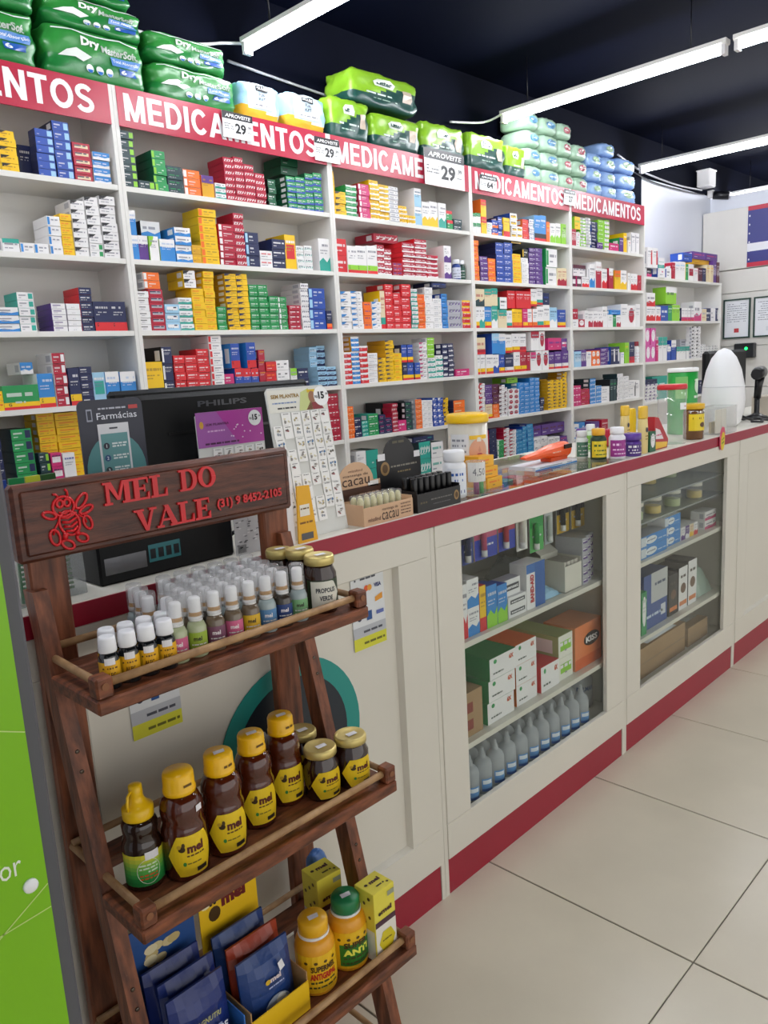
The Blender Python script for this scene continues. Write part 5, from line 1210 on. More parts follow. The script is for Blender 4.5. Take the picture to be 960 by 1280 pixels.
# cocoa butter display
def tray_display(name, x0, x1, y0, dep, h, hh, col, inner, label, headf, frontf, side=None):
    t = empty(name, (x0, y0, ZT)); w = x1-x0; b = MB(); e = .002
    b.box(0, w, 0, e, 0, h, col); b.box(0, e, e, dep, 0, h*1.15, side or col); b.box(w-e, w, e, dep, 0, h*1.15, side or col); b.box(e, w-e, e, dep, 0, e, inner); b.build('tray', 'card', t)
    b = MB(); q = lambda u, v, d=0: (u, dep+.002-d, v); r = w*.36
    b.prism([(0, 0), (w, 0), (w, hh)]+[(w/2+r*math.cos(a*math.pi/12), hh+r*.85*math.sin(a*math.pi/12)) for a in range(0, 13)]+[(0, hh)], q, .002, col); b.build('header_card', 'card', t)
    b = MB(); headf(b, flat((0, dep-.0006, 0)), w, hh); b.build('header_print', 'card', t); b = MB(); frontf(b, flat((0, -.0006, 0)), w, h); b.build('front_print', 'card', t); return t
def hc(b, mp, w, hh):
    b.rect(mp, 0, w, hh*.52, hh*.86, '4a2c20'); b.text(flat((0, mp(0, 0)[1]-.0004, 0)), 'cacau', w*.5, hh*.93, hh*.2, '3c2418', w=w*.55, bold=.0); b.text(mp, 'manteiga de', w*.5, hh*1.17, hh*.1, '3c2418', w=w*.5, bold=0); b.text(mp, 'misslind', w*.5, hh*1.32, hh*.07, '6a3a2c', w=w*.28, bold=0); b.rect(mp, w*.74, w*.96, hh*.82, hh*.98, 'eeeae6'); b.lines(flat((0, mp(0, 0)[1]-.0004, 0)), w*.55, w*.95, hh*.62, .004, 'b99a80', random.Random(2), 1)
def fc(b, mp, w, h): b.text(mp, 'manteiga de', w*.52, h*.62, h*.2, '3c2418', w=w*.32, bold=0); b.text(mp, 'cacau', w*.52, h*.14, h*.42, '3c2418', w=w*.34, bold=.0); b.text(mp, 'misslind', w*.2, h*.2, h*.22, '5a3024', w=w*.24, bold=.01); [b.lines(mp, w*.74, w*.95, h*k, h*.06, '6a4a38', random.Random(int(k*10)), 1) for k in (.25, .42, .6, .78)]
t = tray_display('lip_balm_display', 1.175, 1.338, .003, .105, .042, .082, 'd2ab88', 'efe8de', 'pink beige cocoa butter lip balm display on the counter', hc, fc)
tag(t, 'pink beige cocoa butter display tray with a rounded header', 'display tray')
b = MB(); b.lathe([(.0085, 0, 'd8d2a2'), (.0085, .034), (.0075, .036), (.0075, .05), (.005, .058), (.001, .060)], 10); stick = b.mesh('balm_stick', ('plastic',)); b = MB(); b.lathe([(.0095, .012), (.0095, .060), (.0085, .062)], 10); capm = b.mesh('clear_cap', ('clear_plastic',))
for r in range(2):
    for i in range(7):
        t = empty('lip_balm', (1.191+.0205*i, .028+.022*r, ZT+.0024)); place('balm_stick', stick, t); place('clear_cap', capm, t); tag(t, f'pale yellow lip balm stick, {ORD[i]} from the left, {("front","back")[r]} row of the tray', 'lip balm', 'lip balm sticks in the cocoa tray')
def hb(b, mp, w, hh): b.disc(mp, w*.17, hh*.78, w*.1, hh*.14, '9a7a4a', n=18); b.disc(flat((0, mp(0, 0)[1]-.0004, 0)), w*.17, hh*.78, w*.06, hh*.09, '5a4020', n=14); b.lines(mp, w*.3, w*.9, hh*.78, hh*.035, '8a8578', random.Random(3), 1); b.lines(mp, w*.45, w*.75, hh*.66, hh*.03, '8a7a50', random.Random(4), 1); b.lines(mp, w*.36, w*.64, hh*1.26, hh*.05, '55503c', random.Random(5), 1)
def fb(b, mp, w, h): b.disc(mp, w*.9, h*.52, w*.06, h*.28, '9a7a4a', n=18); b.disc(flat((0, -.001, 0)), w*.9, h*.52, w*.035, h*.17, '5a4020', n=12); b.lines(mp, w*.3, w*.8, h*.55, h*.07, '6a6a66', random.Random(6), 1); b.lines(mp, w*.35, w*.75, h*.3, h*.05, '5a5a5c', random.Random(7), 1); b.lines(mp, w*.06, w*.24, h*.45, h*.1, '5a5038', random.Random(8), 1)
t = tray_display('mascara_display', 1.356, 1.519, .004, .13, .045, .125, '1c1b1d', '2a2a2c', '', hb, fb); tag(t, 'black cosmetics display tray with a rounded black header', 'display tray')
for u0, u1, v0, v1 in ((.003, .029, .119, .136), (.137, .160, .115, .131)): b = MB(); b.rect(flat((0, .1292, 0)), u0, u1, v0, v1, 'eae8ea'); b.build('price_label', 'card', t)
b = MB(); b.lathe([(.009, 0, '3a3a3c'), (.009, .038, '3a3a3c'), (.0085, .04, '0d0d0f'), (.0092, .042), (.0092, .075), (.008, .078)], 12); mas = b.mesh('mascara_tube', ('plastic',))
for r in range(2):
    for i in range(7):
        o = place('mascara_tube', mas, None, (1.372+.0215*i, .028+.028*r, ZT+.0024)); tag(o, f'black capped mascara tube, {ORD[i]} from the left, {("front","back")[r]} row', 'mascara', 'mascara tubes in the black tray')
# jars and bottles
def bottle(name, x, y, parts, label, cat='bottle', group=None, z=ZT):
    t = empty(name, (x, y, z))
    for nm, mb, mt in parts: mb.build(nm, mt, t)
    return tag(t, label, cat, group)
def L_(prof, seg=20, **k): b = MB(); b.lathe(prof, seg, **k); return b
def lab(r, ang, u0, u1, v0, v1, col, lines_=(), extra=None, nu=8):
    b = MB(); mp = cylmap(r, math.radians(ang)); b.rect(mp, u0, u1, v0, v1, col, nu=nu); m2 = cylmap(r+.0004, math.radians(ang)); rn = random.Random(int(r*9999))
    for (a, c, v, h, cc) in lines_: b.lines(m2, a, c, v, h, cc, rn, .95)
    if extra: extra(b, m2)
    return b
bottle('pill_bottle', 1.576, .068, [('bottle_body', L_([(.028, 0, 'f0f1f3'), (.031, .004), (.031, .085), (.026, .094), (.024, .096)]), 'plastic'), ('cap', L_([(.027, .0962, 'f2f3f5'), (.0285, .098), (.0285, .12), (.026, .125)]), 'plastic'), ('label_wrap', lab(.0315, -120, -.03, .03, .01, .08, 'e9edf4', ((-.024, .02, .06, .007, '2b5fb0'), (-.024, .015, .045, .006, '2b5fb0'), (-.024, .02, .014, .008, '26408c'))), 'card')], 'white pill bottle with blue lettering beside the black tray')
t = bottle('handwritten_tub', 1.640, .047, [('tub_body', L_([(.0265, 0), (.0265, .088), (.0255, .09)]), 'clear_plastic'), ('paper_label', lab(.0258, -120, -.034, .034, .036, .088, 'ecebe6', (), lambda b, m: b.text(m, '4,50', 0, .05, .022, '5a5c66', w=.036, bold=0)), 'card'), ('green_fill', L_([(.008, .002, '3aa84a'), (.008, .034)], 10, at=(.008, -.01, 0)), 'plastic'), ('pink_fill', L_([(.008, .002, '8a3a6a'), (.008, .034)], 10, at=(-.009, -.008, 0)), 'plastic')], 'clear tub with a handwritten price paper', 'tub')
def facepic(b, m):
    b.disc(m, .018, .10, .030, .036, 'd9a184', n=18); m2 = cylmap(.0586, math.radians(-128)); b.rect(m2, -.01, .048, .135, .146, 'f0c21c', nu=5); b.disc(m2, .006, .075, .016, .014, 'd9a184', n=12); b.disc(m2, .02, .092, .009, .004, 'b0505a', n=10); b.disc(m2, .02, .086, .008, .004, 'c0606a', n=10); b.poly2(m2, [(.015, .102), (.02, .116), (.025, .102), (.02, .098)], 'c98e74'); b.poly2(m2, [(-.012, .052), (.045, .07), (.045, .063), (-.012, .043)], '23243a'); b.rect(m2, .012, .026, .128, .14, 'e8e4d8', nu=2)
bottle('cotton_tub', 1.768, .17, [('tub_body', L_([(.05, 0, 'f0c21c'), (.056, .006, 'f0c21c'), (.057, .05, 'd9d3c4'), (.057, .18)], 26), 'plastic'), ('lid', L_([(.0595, .18, 'f4c414'), (.061, .184), (.061, .2), (.055, .206)], 26), 'plastic'), ('label_print', lab(.0578, -128, -.07, -.012, .05, .15, 'e3e3e4', ((-.065, -.02, .13, .006, '8a8c94'), (-.065, -.02, .115, .006, '8a8c94'), (-.065, -.02, .098, .006, '8a8c94'), (-.065, -.02, .08, .006, '8a8c94')), facepic), 'card')], 'large tub with yellow lid and a face printed on it', 'tub')
for i, (xx, yy, zz, l) in enumerate(((1.715, .065, 0, 'bottom'), (1.705, .072, .0305, 'middle'), (1.695, .078, .061, 'top'))): cbox(xx, xx+.07, yy, ZT+zz, .0302, .07, 'f0b428', 'o', 'e8a41c', 0, f'{l} yellow box of the pile beside the yellow lidded tub', group='yellow boxes piled on the glass top', seed=i)
# orange tool on a flat box
cbox(2.05, 2.30, .13, ZT, .013, .10, 'e8eaee', 'B', 'd6dae0', 4, 'flat white and blue box lying under the orange tool', seed=3)
t = empty('orange_tool', (2.18, .175, ZT+.0134)); b = MB(); rp = [(-.13, .004, .012), (-.11, .010, .012), (-.06, .014, .014), (-.02, .018, .020), (.02, .026, .024), (.09, .030, .028), (.115, .028, .028), (.122, .02, .024)]
prev = None
for x, rz, ry in rp:
    ring = [(x, ry*math.cos(a*math.pi/6), .03+rz*.95*math.sin(a*math.pi/6)+(.0 if x > -.05 else -.004)) for a in range(12)]
    if prev:
        for k in range(12): b.face([prev[k], ring[k], ring[(k+1) % 12], prev[(k+1) % 12]], 'ee5a1c', 0, True)
    else: b.face(ring[::-1], 'ee5a1c')
    prev = ring
b.face(prev, 'ee5a1c'); b.box(.0, .1, -.02, .02, 0, .012, 'd84c14'); b.build('casing', 'plastic', t)
b = MB(); b.box(.07, .112, -.0315, -.026, .036, .05, '141416'); b.build('black_slot', 'plastic', t); b = MB(); b.lines(flat((0, -.0275, 0)), .0, .05, .028, .004, 'f4c0a8', random.Random(2), 1); b.build('print', 'plastic', t); tag(t, 'orange handheld tool lying on the glass countertop', 'hand tool')
# group of bottles
def capb(name, x, y, r, h, body, cap, labc, label, capr=.8, ch=.22, mt='plastic', txt='w', z=ZT, labfrac=(.1, .62), ang=-125):
    hb_ = h*(1-ch); b1 = L_([(r*.94, 0, body), (r, .003), (r, hb_*.86), (r*.8, hb_*.97), (r*.7, hb_)]); b2 = L_([(r*capr, hb_+.0003, cap), (r*capr*1.04, hb_+.003), (r*capr*1.04, h*.985), (r*capr*.94, h)])
    rr = r+.0005; b3 = lab(rr, ang, -r*1.35, r*1.35, hb_*labfrac[0], hb_*labfrac[1]*1.25, labc, ((-r, r*.8, hb_*.55, r*.26, txt), (-r, r*.6, hb_*.36, r*.16, txt), (-r*.8, r*.9, hb_*.2, r*.12, txt)))
    return bottle(name, x, y, [('bottle_body', b1, mt), ('cap', b2, 'plastic'), ('label_wrap', b3, 'card')], label, z=z)
capb('cream_tube', 2.392, .165, .021, .095, 'dfe6e0', 'e8eae8', '4f7f68', 'white and green bottle left of the yellow capped bottle')
capb('cream_tube', 2.575, .235, .019, .1, 'cfe0c4', 'f0f2f0', '7ab04a', 'pale green tube with a white cap behind')
capb('vitamin_bottle', 2.391, .101, .027, .104, '1f3a26', 'e2a82a', 'e8cf2e', 'dark green bottle with a yellow cap and label', txt='3a5a20')
capb('vitamin_bottle', 2.428, .052, .028, .106, 'e9e8ee', 'f0f0f4', '9a2c8a', 'white capped bottle with a purple label', txt='f3d0ec')
capb('supplement_jar', 2.508, .036, .029, .078, '55308a', '5c3a96', '4a2878', 'short purple jar with a purple lid', capr=.98, ch=.3)
def shampoo(x, y, h, label):
    t = empty('shampoo_bottle', (x, y, ZT)); b = L_([(.022, 0, 'e6d08a'), (.024, .004), (.025, h*.5), (.022, h*.72), (.021, h*.74)], 20, sy=.62); b.build('bottle_body', 'plastic', t); b = L_([(.0225, h*.742, 'e8bc34'), (.023, h*.76), (.0225, h*.98), (.02, h)], 20, sy=.66); b.build('cap', 'plastic', t)
    b = MB(); mp = flat((0, -.0165, 0)); b.disc(mp, -.002, h*.5, .008, .009, '2a2e4a', n=14); b.lines(mp, -.012, .012, h*.36, .004, '8a6a20', random.Random(1), 1); b.lines(mp, -.012, .01, h*.3, .003, '8a6a20', random.Random(2), 1); b.build('print', 'card', t); tag(t, label, 'bottle')
shampoo(2.82, .225, .15, 'pale yellow shampoo bottle standing further back'); shampoo(2.578, .033, .165, 'pale yellow shampoo bottle nearest the counter edge')
pack('sweet_bag', 2.66, .30, ZT, .09, .05, .075, lambda a, b_, c: 'p' if abs(c) > .2 else 'd9c0d8', 'purple printed sweet bag behind the bottles', None, None, seed=71, cat='bag')
pack('sweet_bag', 2.70, .21, ZT, .085, .05, .07, lambda a, b_, c: 'c' if a < 0 else '2f7ea8', 'red and blue printed bag behind the shampoo', None, None, seed=72, cat='bag')
pack('sweet_bag', 2.93, .26, ZT, .06, .04, .13, lambda a, b_, c: 'y' if c > -.6 else 'a', 'yellow bag standing behind the shampoo bottles', None, None, seed=73, cat='bag')
cbox(2.605, 2.652, .02, ZT, .072, .04, 'G', 'w', 'G', 6, 'dark green box right of the yellow shampoo', group='boxes on the countertop')
t = empty('sweets_packet', (2.715, .05, ZT)); b = MB(); q = lambda u, v, d=0: (u, .03-d, v); b.prism([(-.055, 0), (.05, 0), (.06, .03), (-.02, .115), (-.05, .12)], q, .05, 'b8242c'); b.build('pouch', 'film', t); b = MB(); mp = flat((0, -.0206, 0)); b.poly2(mp, [(-.05, .004), (.045, .004), (.052, .022), (-.05, .03)], 'efc02a'); b.poly2(mp, [(-.045, .04), (.02, .035), (-.01, .07), (-.045, .08)], 'efe4e6'); b.lines(flat((0, -.021, 0)), -.04, .01, .05, .005, 'd04a7a', random.Random(1), 1); b.build('print', 'film', t); tag(t, 'slanted red and yellow sweets packet before the clear canister', 'packet')
bottle('clear_canister', 2.895, .071, [('canister_body', L_([(.05, 0), (.052, .004), (.052, .205)], 28), 'clear_plastic'), ('lid', L_([(.054, .205, 'c8242e'), (.055, .208), (.055, .22), (.05, .224)], 28), 'plastic'), ('price_label', lab(.0526, -118, -.004, .03, .13, .155, 'eef0f2', ((0, .026, .14, .004, 'c05a6a'),)), 'card')], 'tall clear canister with a red lid', 'canister')
bottle('green_canister', 3.25, .185, [('canister_body', L_([(.058, 0, '1f9a3c'), (.06, .004), (.06, .255), (.057, .258)], 28), 'plastic'), ('lid', L_([(.062, .2585, 'f0f2f0'), (.0625, .262), (.0625, .272), (.058, .275)], 28), 'plastic'), ('label_print', lab(.0605, -118, -.07, -.02, .15, .24, '7ac06a', ((-.06, -.03, .19, .008, 'eef4ee'),), lambda b, m: (b.disc(m, .03, .2, .018, .03, 'd8ecd4', n=14), b.lines(m, .01, .05, .15, .01, 'e8f4e4', random.Random(3), 1), b.lines(m, .012, .05, .22, .008, 'c8e4c0', random.Random(4), 1))), 'card')], 'green canister with a white lid behind the red lid', 'canister')
bottle('honey_jar', 3.058, .056, [('jar_body', L_([(.036, 0, '6a4420'), (.039, .004), (.039, .108), (.034, .118)], 24), 'syrup'), ('lid', L_([(.0395, .1185, 'e0b020'), (.041, .121), (.041, .137), (.037, .14)], 24), 'plastic'), ('label_wrap', lab(.0395, -118, -.045, .045, .035, .1, 'ecd024', ((-.03, .03, .08, .007, '6a3a14'),), lambda b, m: (b.disc(m, .012, .058, .014, .01, '5a3414', n=12), b.lines(m, -.04, .04, .104, .008, 'f0f0ee', random.Random(2), 1))), 'card')], 'yellow lidded jar with a yellow label beside the clear canister', 'jar')
t = empty('acrylic_box', (3.29, .004, ZT)); b = MB(); W_, D_, H_ = .16, .10, .112
for (a, c, e, f, g, h) in ((-W_/2, W_/2, 0, .003, 0, H_), (-W_/2, W_/2, D_-.003, D_, 0, H_), (-W_/2, -W_/2+.003, .003, D_-.003, 0, H_), (W_/2-.003, W_/2, .003, D_-.003, 0, H_), (-W_/2+.003, W_/2-.003, .003, D_-.003, 0, .003)): b.box(a, c, e, f, g, h)
b.build('acrylic_walls', 'clear_plastic', t); b = MB(); b.box(-.065, .045, .03, .034, .004, .10, 'eeead8'); b.box(-.06, .04, .05, .06, .004, .05, 'b9a878'); b.build('paper', 'card', t); tag(t, 'clear acrylic box with papers at the counter edge', 'acrylic box')
t = empty('cone_diffuser', (3.60, .15, ZT)); b = L_([(.06, 0, 'f0f0f2'), (.075, .02), (.088, .07), (.092, .12), (.088, .18), (.074, .25), (.052, .305), (.028, .335), (.006, .345), (.0, .346)], 36); b.build('shell', 'plastic', t); b = L_([(.0885, .176, 'd5d6da'), (.0892, .178), (.0885, .18)], 36); b.build('seam_ring', 'plastic', t); tag(t, 'glossy white cone shaped appliance on the counter', 'appliance')
t = empty('shelf_talker', (3.185, -.008, .99)); b = MB(); q = lambda u, v, d=0: (u, -d, v+u*.3); b.prism([(.026*math.cos(a*math.pi/10)*(1+.1*(a % 2)), .05+.045*math.sin(a*math.pi/10)*(1+.06*(a % 2))) for a in range(20)], q, .002, 'd24a6a'); b.build('pink_burst', 'card', t); b = MB(); b.prism([(.019*math.cos(a*math.pi/10)+.003, .038+.036*math.sin(a*math.pi/10)) for a in range(20)], lambda u, v, d=0: (u, -.002-d, v+u*.3), .001, 'e3c92a'); b.lines(lambda u, v, d=0: (u, -.0036, v+u*.3), -.01, .014, .045, .006, '6a8a20', random.Random(1), 1); b.lines(lambda u, v, d=0: (u, -.0036, v+u*.3), -.01, .014, .03, .006, '6a8a20', random.Random(2), 1); b.build('yellow_face', 'card', t); tag(t, 'pink and yellow burst tag hanging on the counter edge', 'tag')
# far end of the counter
t = empty('monitor', (4.05, .30, ZT)); b = MB(); b.rbox(-.25, .25, 0, .035, .07, .335, .012); b.build('screen_housing', 'black_plastic', t); b = MB(); b.rbox(-.03, .03, .008, .03, .006, .09, .004); b.build('stand_neck', 'black_plastic', t); b = MB(); b.lathe([(.1, 0), (.1, .006), (.09, .01)], 24, (0, .02, 0), sy=.8); b.build('stand_base', 'black_plastic', t); tag(t, 'black monitor behind the white cone appliance', 'monitor')
t = empty('barcode_scanner', (3.97, .13, ZT)); b = L_([(.06, 0, '101012'), (.06, .01), (.03, .02), (.012, .03), (.012, .12)], 20); b.build('stand', 'plastic', t); b = MB(); b.tube([(0, 0, .1), (.0, -.005, .16), (.0, -.01, .2)], [.016, .018, .022], 12, '0f0f12'); b.build('handle', 'plastic', t); b = MB(); b.tube([(.05, .0, .215), (.02, -.005, .222), (-.03, -.012, .222), (-.075, -.02, .215)], [.024, .032, .03, .026], 12, '0f0f12'); b.build('head', 'plastic', t); tag(t, 'black barcode scanner on its stand at the right edge', 'scanner')
for i, P in enumerate(([(3.70, .06, 1.062), (3.75, .03, 1.058), (3.80, .05, 1.062), (3.85, .03, 1.058), (3.90, .04, 1.062)], [(3.78, .22, 1.12), (3.80, .18, 1.08), (3.84, .15, 1.06), (3.89, .15, 1.06)], [(3.82, .26, 1.2), (3.83, .24, 1.12), (3.80, .12, 1.07), (3.83, .10, 1.058)])): cable('cable', P, .006, f'black cable beside the cone appliance, {ORD[i]} of three', 'k')
b = MB(); b.box(4.10, 4.25, .06, .20, ZT, ZT+.1, 'c9bfae'); tag(b.build('basket', 'matte'), 'beige basket beside the barcode scanner', 'basket')
capb('syrup_bottle', 3.392, 1.49, .024, .105, '24408c', 'e9eaee', 'd8dcea', 'blue bottle with white cap on the second shelf, third bay', z=1.8332, txt='n')
capb('syrup_bottle', 3.442, 1.495, .022, .105, '1d3b32', 'e9eaee', '2f5a4a', 'dark green bottle with white cap on the second shelf, third bay', z=1.8332)
capb('pump_bottle', 5.452, 1.495, .026, .15, 'eeeeee', '8a2030', 'e4e4e8', 'white pump bottle with a red top, fourth shelf, fifth bay', z=1.3272, txt='c')
# end wall : frames, control box, banner
def wallframe(y0, y1, label, seal):
    t = empty('picture_frame', (7.098, (y0+y1)/2, 1.47)); w = y1-y0; h = .333; b = MB(); q = lambda u, v, d=0: (-d, -u, v)
    for (a, c, e, f) in ((-w/2, w/2, 0, .012), (-w/2, w/2, h-.012, h), (-w/2, -w/2+.012, .012, h-.012), (w/2-.012, w/2, .012, h-.012)): b.prism([(a, e), (c, e), (c, f), (a, f)], q, .015, '26403a')
    b.build('frame', 'plastic', t); b = MB(); b.prism([(-w/2+.012, .012), (w/2-.012, .012), (w/2-.012, h-.012), (-w/2+.012, h-.012)], q, .006, 'dfe1e6'); mp = lambda u, v, d=0: (-.0066, -u, v); rn = random.Random(int(y0*100))
    for k in range(9): b.lines(mp, -w*.36, w*.36, h*(.86-.055*k), .006, '8f929c', rn, .9)
    b.rect(mp, -.02, .02, .05, .085, seal); b.build('certificate', 'card', t); tag(t, label, 'picture frame', 'framed certificates')
wallframe(1.272, 1.498, 'framed certificate with a red seal on the end wall', 'b83a40'); wallframe(1.0, 1.245, 'framed certificate cut by the right picture edge', 'cfd2d8')
t = empty('control_box', (7.098, 1.30, 1.30)); b = MB(); b.rbox(-.06, 0, -.085, .085, 0, .125, .008, '1a1c20'); b.build('housing', 'plastic', t); b = MB(); b.lathe([(.012, 0), (.012, .003)], 12); o = b.build('status_light', 'led_green', t, (-.061, -.02, .08)); o.rotation_euler.y = -math.pi/2; tag(t, 'black control box with a green light on the end wall', 'control box')
t = empty('banner', (7.083, 1.31, 2.055)); b = MB(); q = lambda u, v, d=0: (-d, -u, v); b.prism([(0, 0), (.9, 0), (.9, .488), (0, .488)], q, .004, '2b2f74'); b.build('sheet', 'card', t); b = MB(); mp = lambda u, v, d=0: (-.0046, -u, v); b.rect(mp, 0, .9, 0, .035, 'b02038'); b.rect(mp, 0, .9, .453, .488, 'b02038'); b.rect(mp, 0, .9, .125, .19, 'd9d9de'); [b.disc(mp, .015, .06+.07*k, .006, .008, 'd9d9de', n=8) for k in range(6)]; b.build('print', 'card', t); tag(t, 'navy banner with red edges on the end wall', 'banner')
# goods left of the rack header : combs in a clear bag
t = empty('comb_bag', (.49, .07, ZT)); b = MB(); n = 6; b.box(-.075, .06, -.03, .03, .001, .19); b.build('clear_bag', 'bag_film', t); tag(t, 'clear plastic bag holding combs at the counter left end', 'plastic bag')
for i, (xx, c, l, rz) in enumerate(((.43, '24489c', 'blue', .3), (.462, '1f8a4c', 'green', .15), (.495, 'c9d23a', 'yellow green', -.1), (.525, '2c5a2a', 'dark green', -.25))):
    t = empty('comb', (xx, .06, ZT+.003)); b = MB(); b.box(-.012, .012, -.003, .003, .07, .205, c); b.build('spine', 'plastic', t)
    b = MB(); [b.box(-.012, .012, -.0025, .0025, .006+.008*k, .010+.008*k, c) for k in range(8)]; b.box(-.0125, -.0095, -.003, .003, .0, .07, c); b.build('teeth', 'plastic', t); t.rotation_euler.y = rz*.15; tag(t, f'{l} plastic comb in the clear bag', 'comb', 'combs in the clear bag')
# ------------------------------------------------------------ wooden honey rack
RX0, RX1 = .418, .932
rack = empty('display_rack', ((RX0+RX1)/2, -.16, 0)); RO = Vector(rack.location)
def rk(name, b, mats, parent=None):
    if parent is None: b.shift(0, -RO)
    return b.build(name, mats, parent or rack)
for x0 in (RX0+.008, RX1-.070): b = MB(); b.rbox(x0, x0+.058, -.052, -.03, 0, 1.235, .003); rk('rear_post', b, 'wood_upright')
def legY(z): return -.045-(1.0-z)*.235
for x0 in (RX0+.002, RX1-.045):
    b = MB(); zt, w = 1.10, .024; yt, yb = legY(zt), legY(0); i = len(b.v)
    P = [(yt-.012, zt), (yt-.046, zt), (yb-.044, 0), (yb, 0)]; b.prism([(y, z) for y, z in P], lambda u, v, d=0: (x0+d, u, v), w); rk('front_leg', b, 'wood_upright')
    for zz in (.86, .83, .50, .47):
        b = MB(); b.lathe([(.0035, 0, '6a6058'), (.0035, .001), (.002, .0016)], 8); o = rk('screw', b, 'metal'); 
        o.rotation_euler.x = math.pi/2; o.location = Vector((x0+w/2, legY(zz)-.045, zz))-RO
        for v in o.data.vertices: v.co += RO
TIERS = [(.978, -.25), (.652, -.297), (.323, -.325), (.05, -.345)]
for ti, (zt, yf) in enumerate(TIERS):
    b = MB(); b.rbox(RX0+.0275, RX1-.0475, -.095, -.0525, zt-.022, zt, .002); 
    b.rbox(RX0, RX1, yf, legY(zt)-.047, zt-.022, zt, .003); rk('tier_board', b, 'wood')
    for x0 in (RX0+.001, RX1-.026): b = MB(); b.rbox(x0, x0+.025, yf+.001, yf+.027, zt, zt+.031, .003); o = rk('corner_block', b, 'wood')
    b = MB(); b.tube([(RX0+.026, yf+.014, zt+.018), (RX1-.026, yf+.014, zt+.018)], .0062, 10); rk('front_dowel', b, 'dowel_wood')
    for xx in (RX0+.014, RX1-.014): b = MB(); b.tube([(xx, yf+.027, zt+.018), (xx, -.053, zt+.022)], .006, 10); rk('side_dowel', b, 'dowel_wood')
    b = MB(); b.tube([(RX0+.012, -.059, zt+.03), (RX1-.012, -.059, zt+.03)], .006, 10); rk('back_dowel', b, 'dowel_wood')
    for x0 in (RX0+.0135, RX1-.0135): b = MB(); b.lathe([(.0055, 0, '8a5a3a'), (.0055, .0012)], 10); o = rk('dowel_plug', b, 'matte'); o.rotation_euler.x = math.pi/2; o.location = Vector((x0, yf+.0005, zt+.018))-RO; [setattr(v, 'co', v.co+RO) for v in o.data.vertices]
# header board
HX0, HX1, HZ0, HZ1, HY = .406, .914, 1.146, 1.262, -.076
b = MB(); b.rbox(HX0, HX1, HY, -.0525, HZ0, HZ1, .005); hd = rk('header_board', b, 'wood_dark')
b = MB(); b.rbox(HX0+.012, HX1-.012, HY-.003, HY+.001, HZ0+.010, HZ1-.010, .0028); b.shift(0, -RO); b.build('raised_field', 'wood_dark', hd)
def hmap(u, v, d=0): return (HX0+u-RO.x, HY-.003-d-RO.y, HZ0+v-RO.z)
# serif letters drawn as strokes in a 1 x 1 cell
def R_(a, c, e, f): return [(a, e), (c, e), (c, f), (a, f)]
def serif(x0, x1, y): return R_(x0, x1, 0 if y == 0 else .90, .10 if y == 0 else 1)
def ring(x, w, t0, t1):
    out = []; n = 20
    for k in range(n):
        a, c = 2*math.pi*k/n, 2*math.pi*(k+1)/n
        f = lambda q: (x+w/2*math.cos(q), .5+.5*math.sin(q)); g = lambda q: (x+(w/2-t0)*math.cos(q), .5+(.5-t1)*math.sin(q)); out.append([g(a), f(a), f(c), g(c)])
    return out
LET = {'M': (1.15, [R_(.10, .24, 0, 1), R_(.86, 1.08, 0, 1), [(.10, 1), (.34, 1), (.66, .18), (.54, .18)], [(.54, .18), (.66, .18), (.90, 1), (.80, 1)], serif(0, .34, 0), serif(.76, 1.16, 0), serif(0, .3, 1), serif(.84, 1.16, 1)]),
 'E': (.82, [R_(.12, .34, 0, 1), serif(0, .74, 1), serif(0, .78, 0), R_(.34, .58, .46, .56), [(.68, 1), (.74, 1), (.74, .70), (.70, .74)], [(.70, .28), (.78, .34), (.78, 0), (.66, 0)], R_(.54, .60, .36, .66)]),
 'L': (.80, [R_(.12, .34, 0, 1), serif(0, .48, 1), serif(0, .74, 0), [(.64, 0), (.76, 0), (.76, .38), (.70, .34)]]),
 'D': (.95, [R_(.12, .34, 0, 1), serif(0, .5, 1), serif(0, .5, 0)]+[[(.46+(.42-.2)*math.cos(a), .5+.4*math.sin(a)), (.46+.44*math.cos(a), .5+.5*math.sin(a)), (.46+.44*math.cos(c), .5+.5*math.sin(c)), (.46+(.42-.2)*math.cos(c), .5+.4*math.sin(c))] for a, c in [(-math.pi/2+k*math.pi/10, -math.pi/2+(k+1)*math.pi/10) for k in range(10)]]),
 'O': (.98, ring(.47, .92, .22, .1)), 
 'V': (.98, [[(.06, 1), (.32, 1), (.58, .0), (.44, 0)], [(.44, 0), (.58, 0), (.88, 1), (.78, 1)], serif(-.02, .42, 1), serif(.66, 1.0, 1)]),
 'A': (1.0, [[(.06, 0), (.16, 0), (.52, 1), (.44, .94)], [(.36, 1), (.56, 1), (.96, 0), (.70, 0)], R_(.26, .72, .28, .38), serif(-.02, .30, 0), serif(.60, 1.04, 0)])}
def word(s, u, v, h, sx):
    b = MB()
    for ch in s:
        if ch == ' ': u += h*.34*sx; continue
        wd, polys = LET[ch]
        for k, p in enumerate(polys): b.prism([(u+a*h*sx, v+c*h) for a, c in p], hmap, .0042+.00005*k)
        u += wd*h*sx
    return b
word('MEL', .135, .066, .036, 1.12).build('lettering', 'red_relief', hd); word('DO', .268, .068, .036, 1.05).build('lettering', 'red_relief', hd); word('VALE', .182, .015, .036, 1.1).build('lettering', 'red_relief', hd)
V, F, tw, th = glyphs('(31) 9 8452-2105', .03); b = MB(); i = len(b.v); hh = .020; ww = .142
m3 = lambda u, v, d=0: hmap(.338+u, .024+v, d)
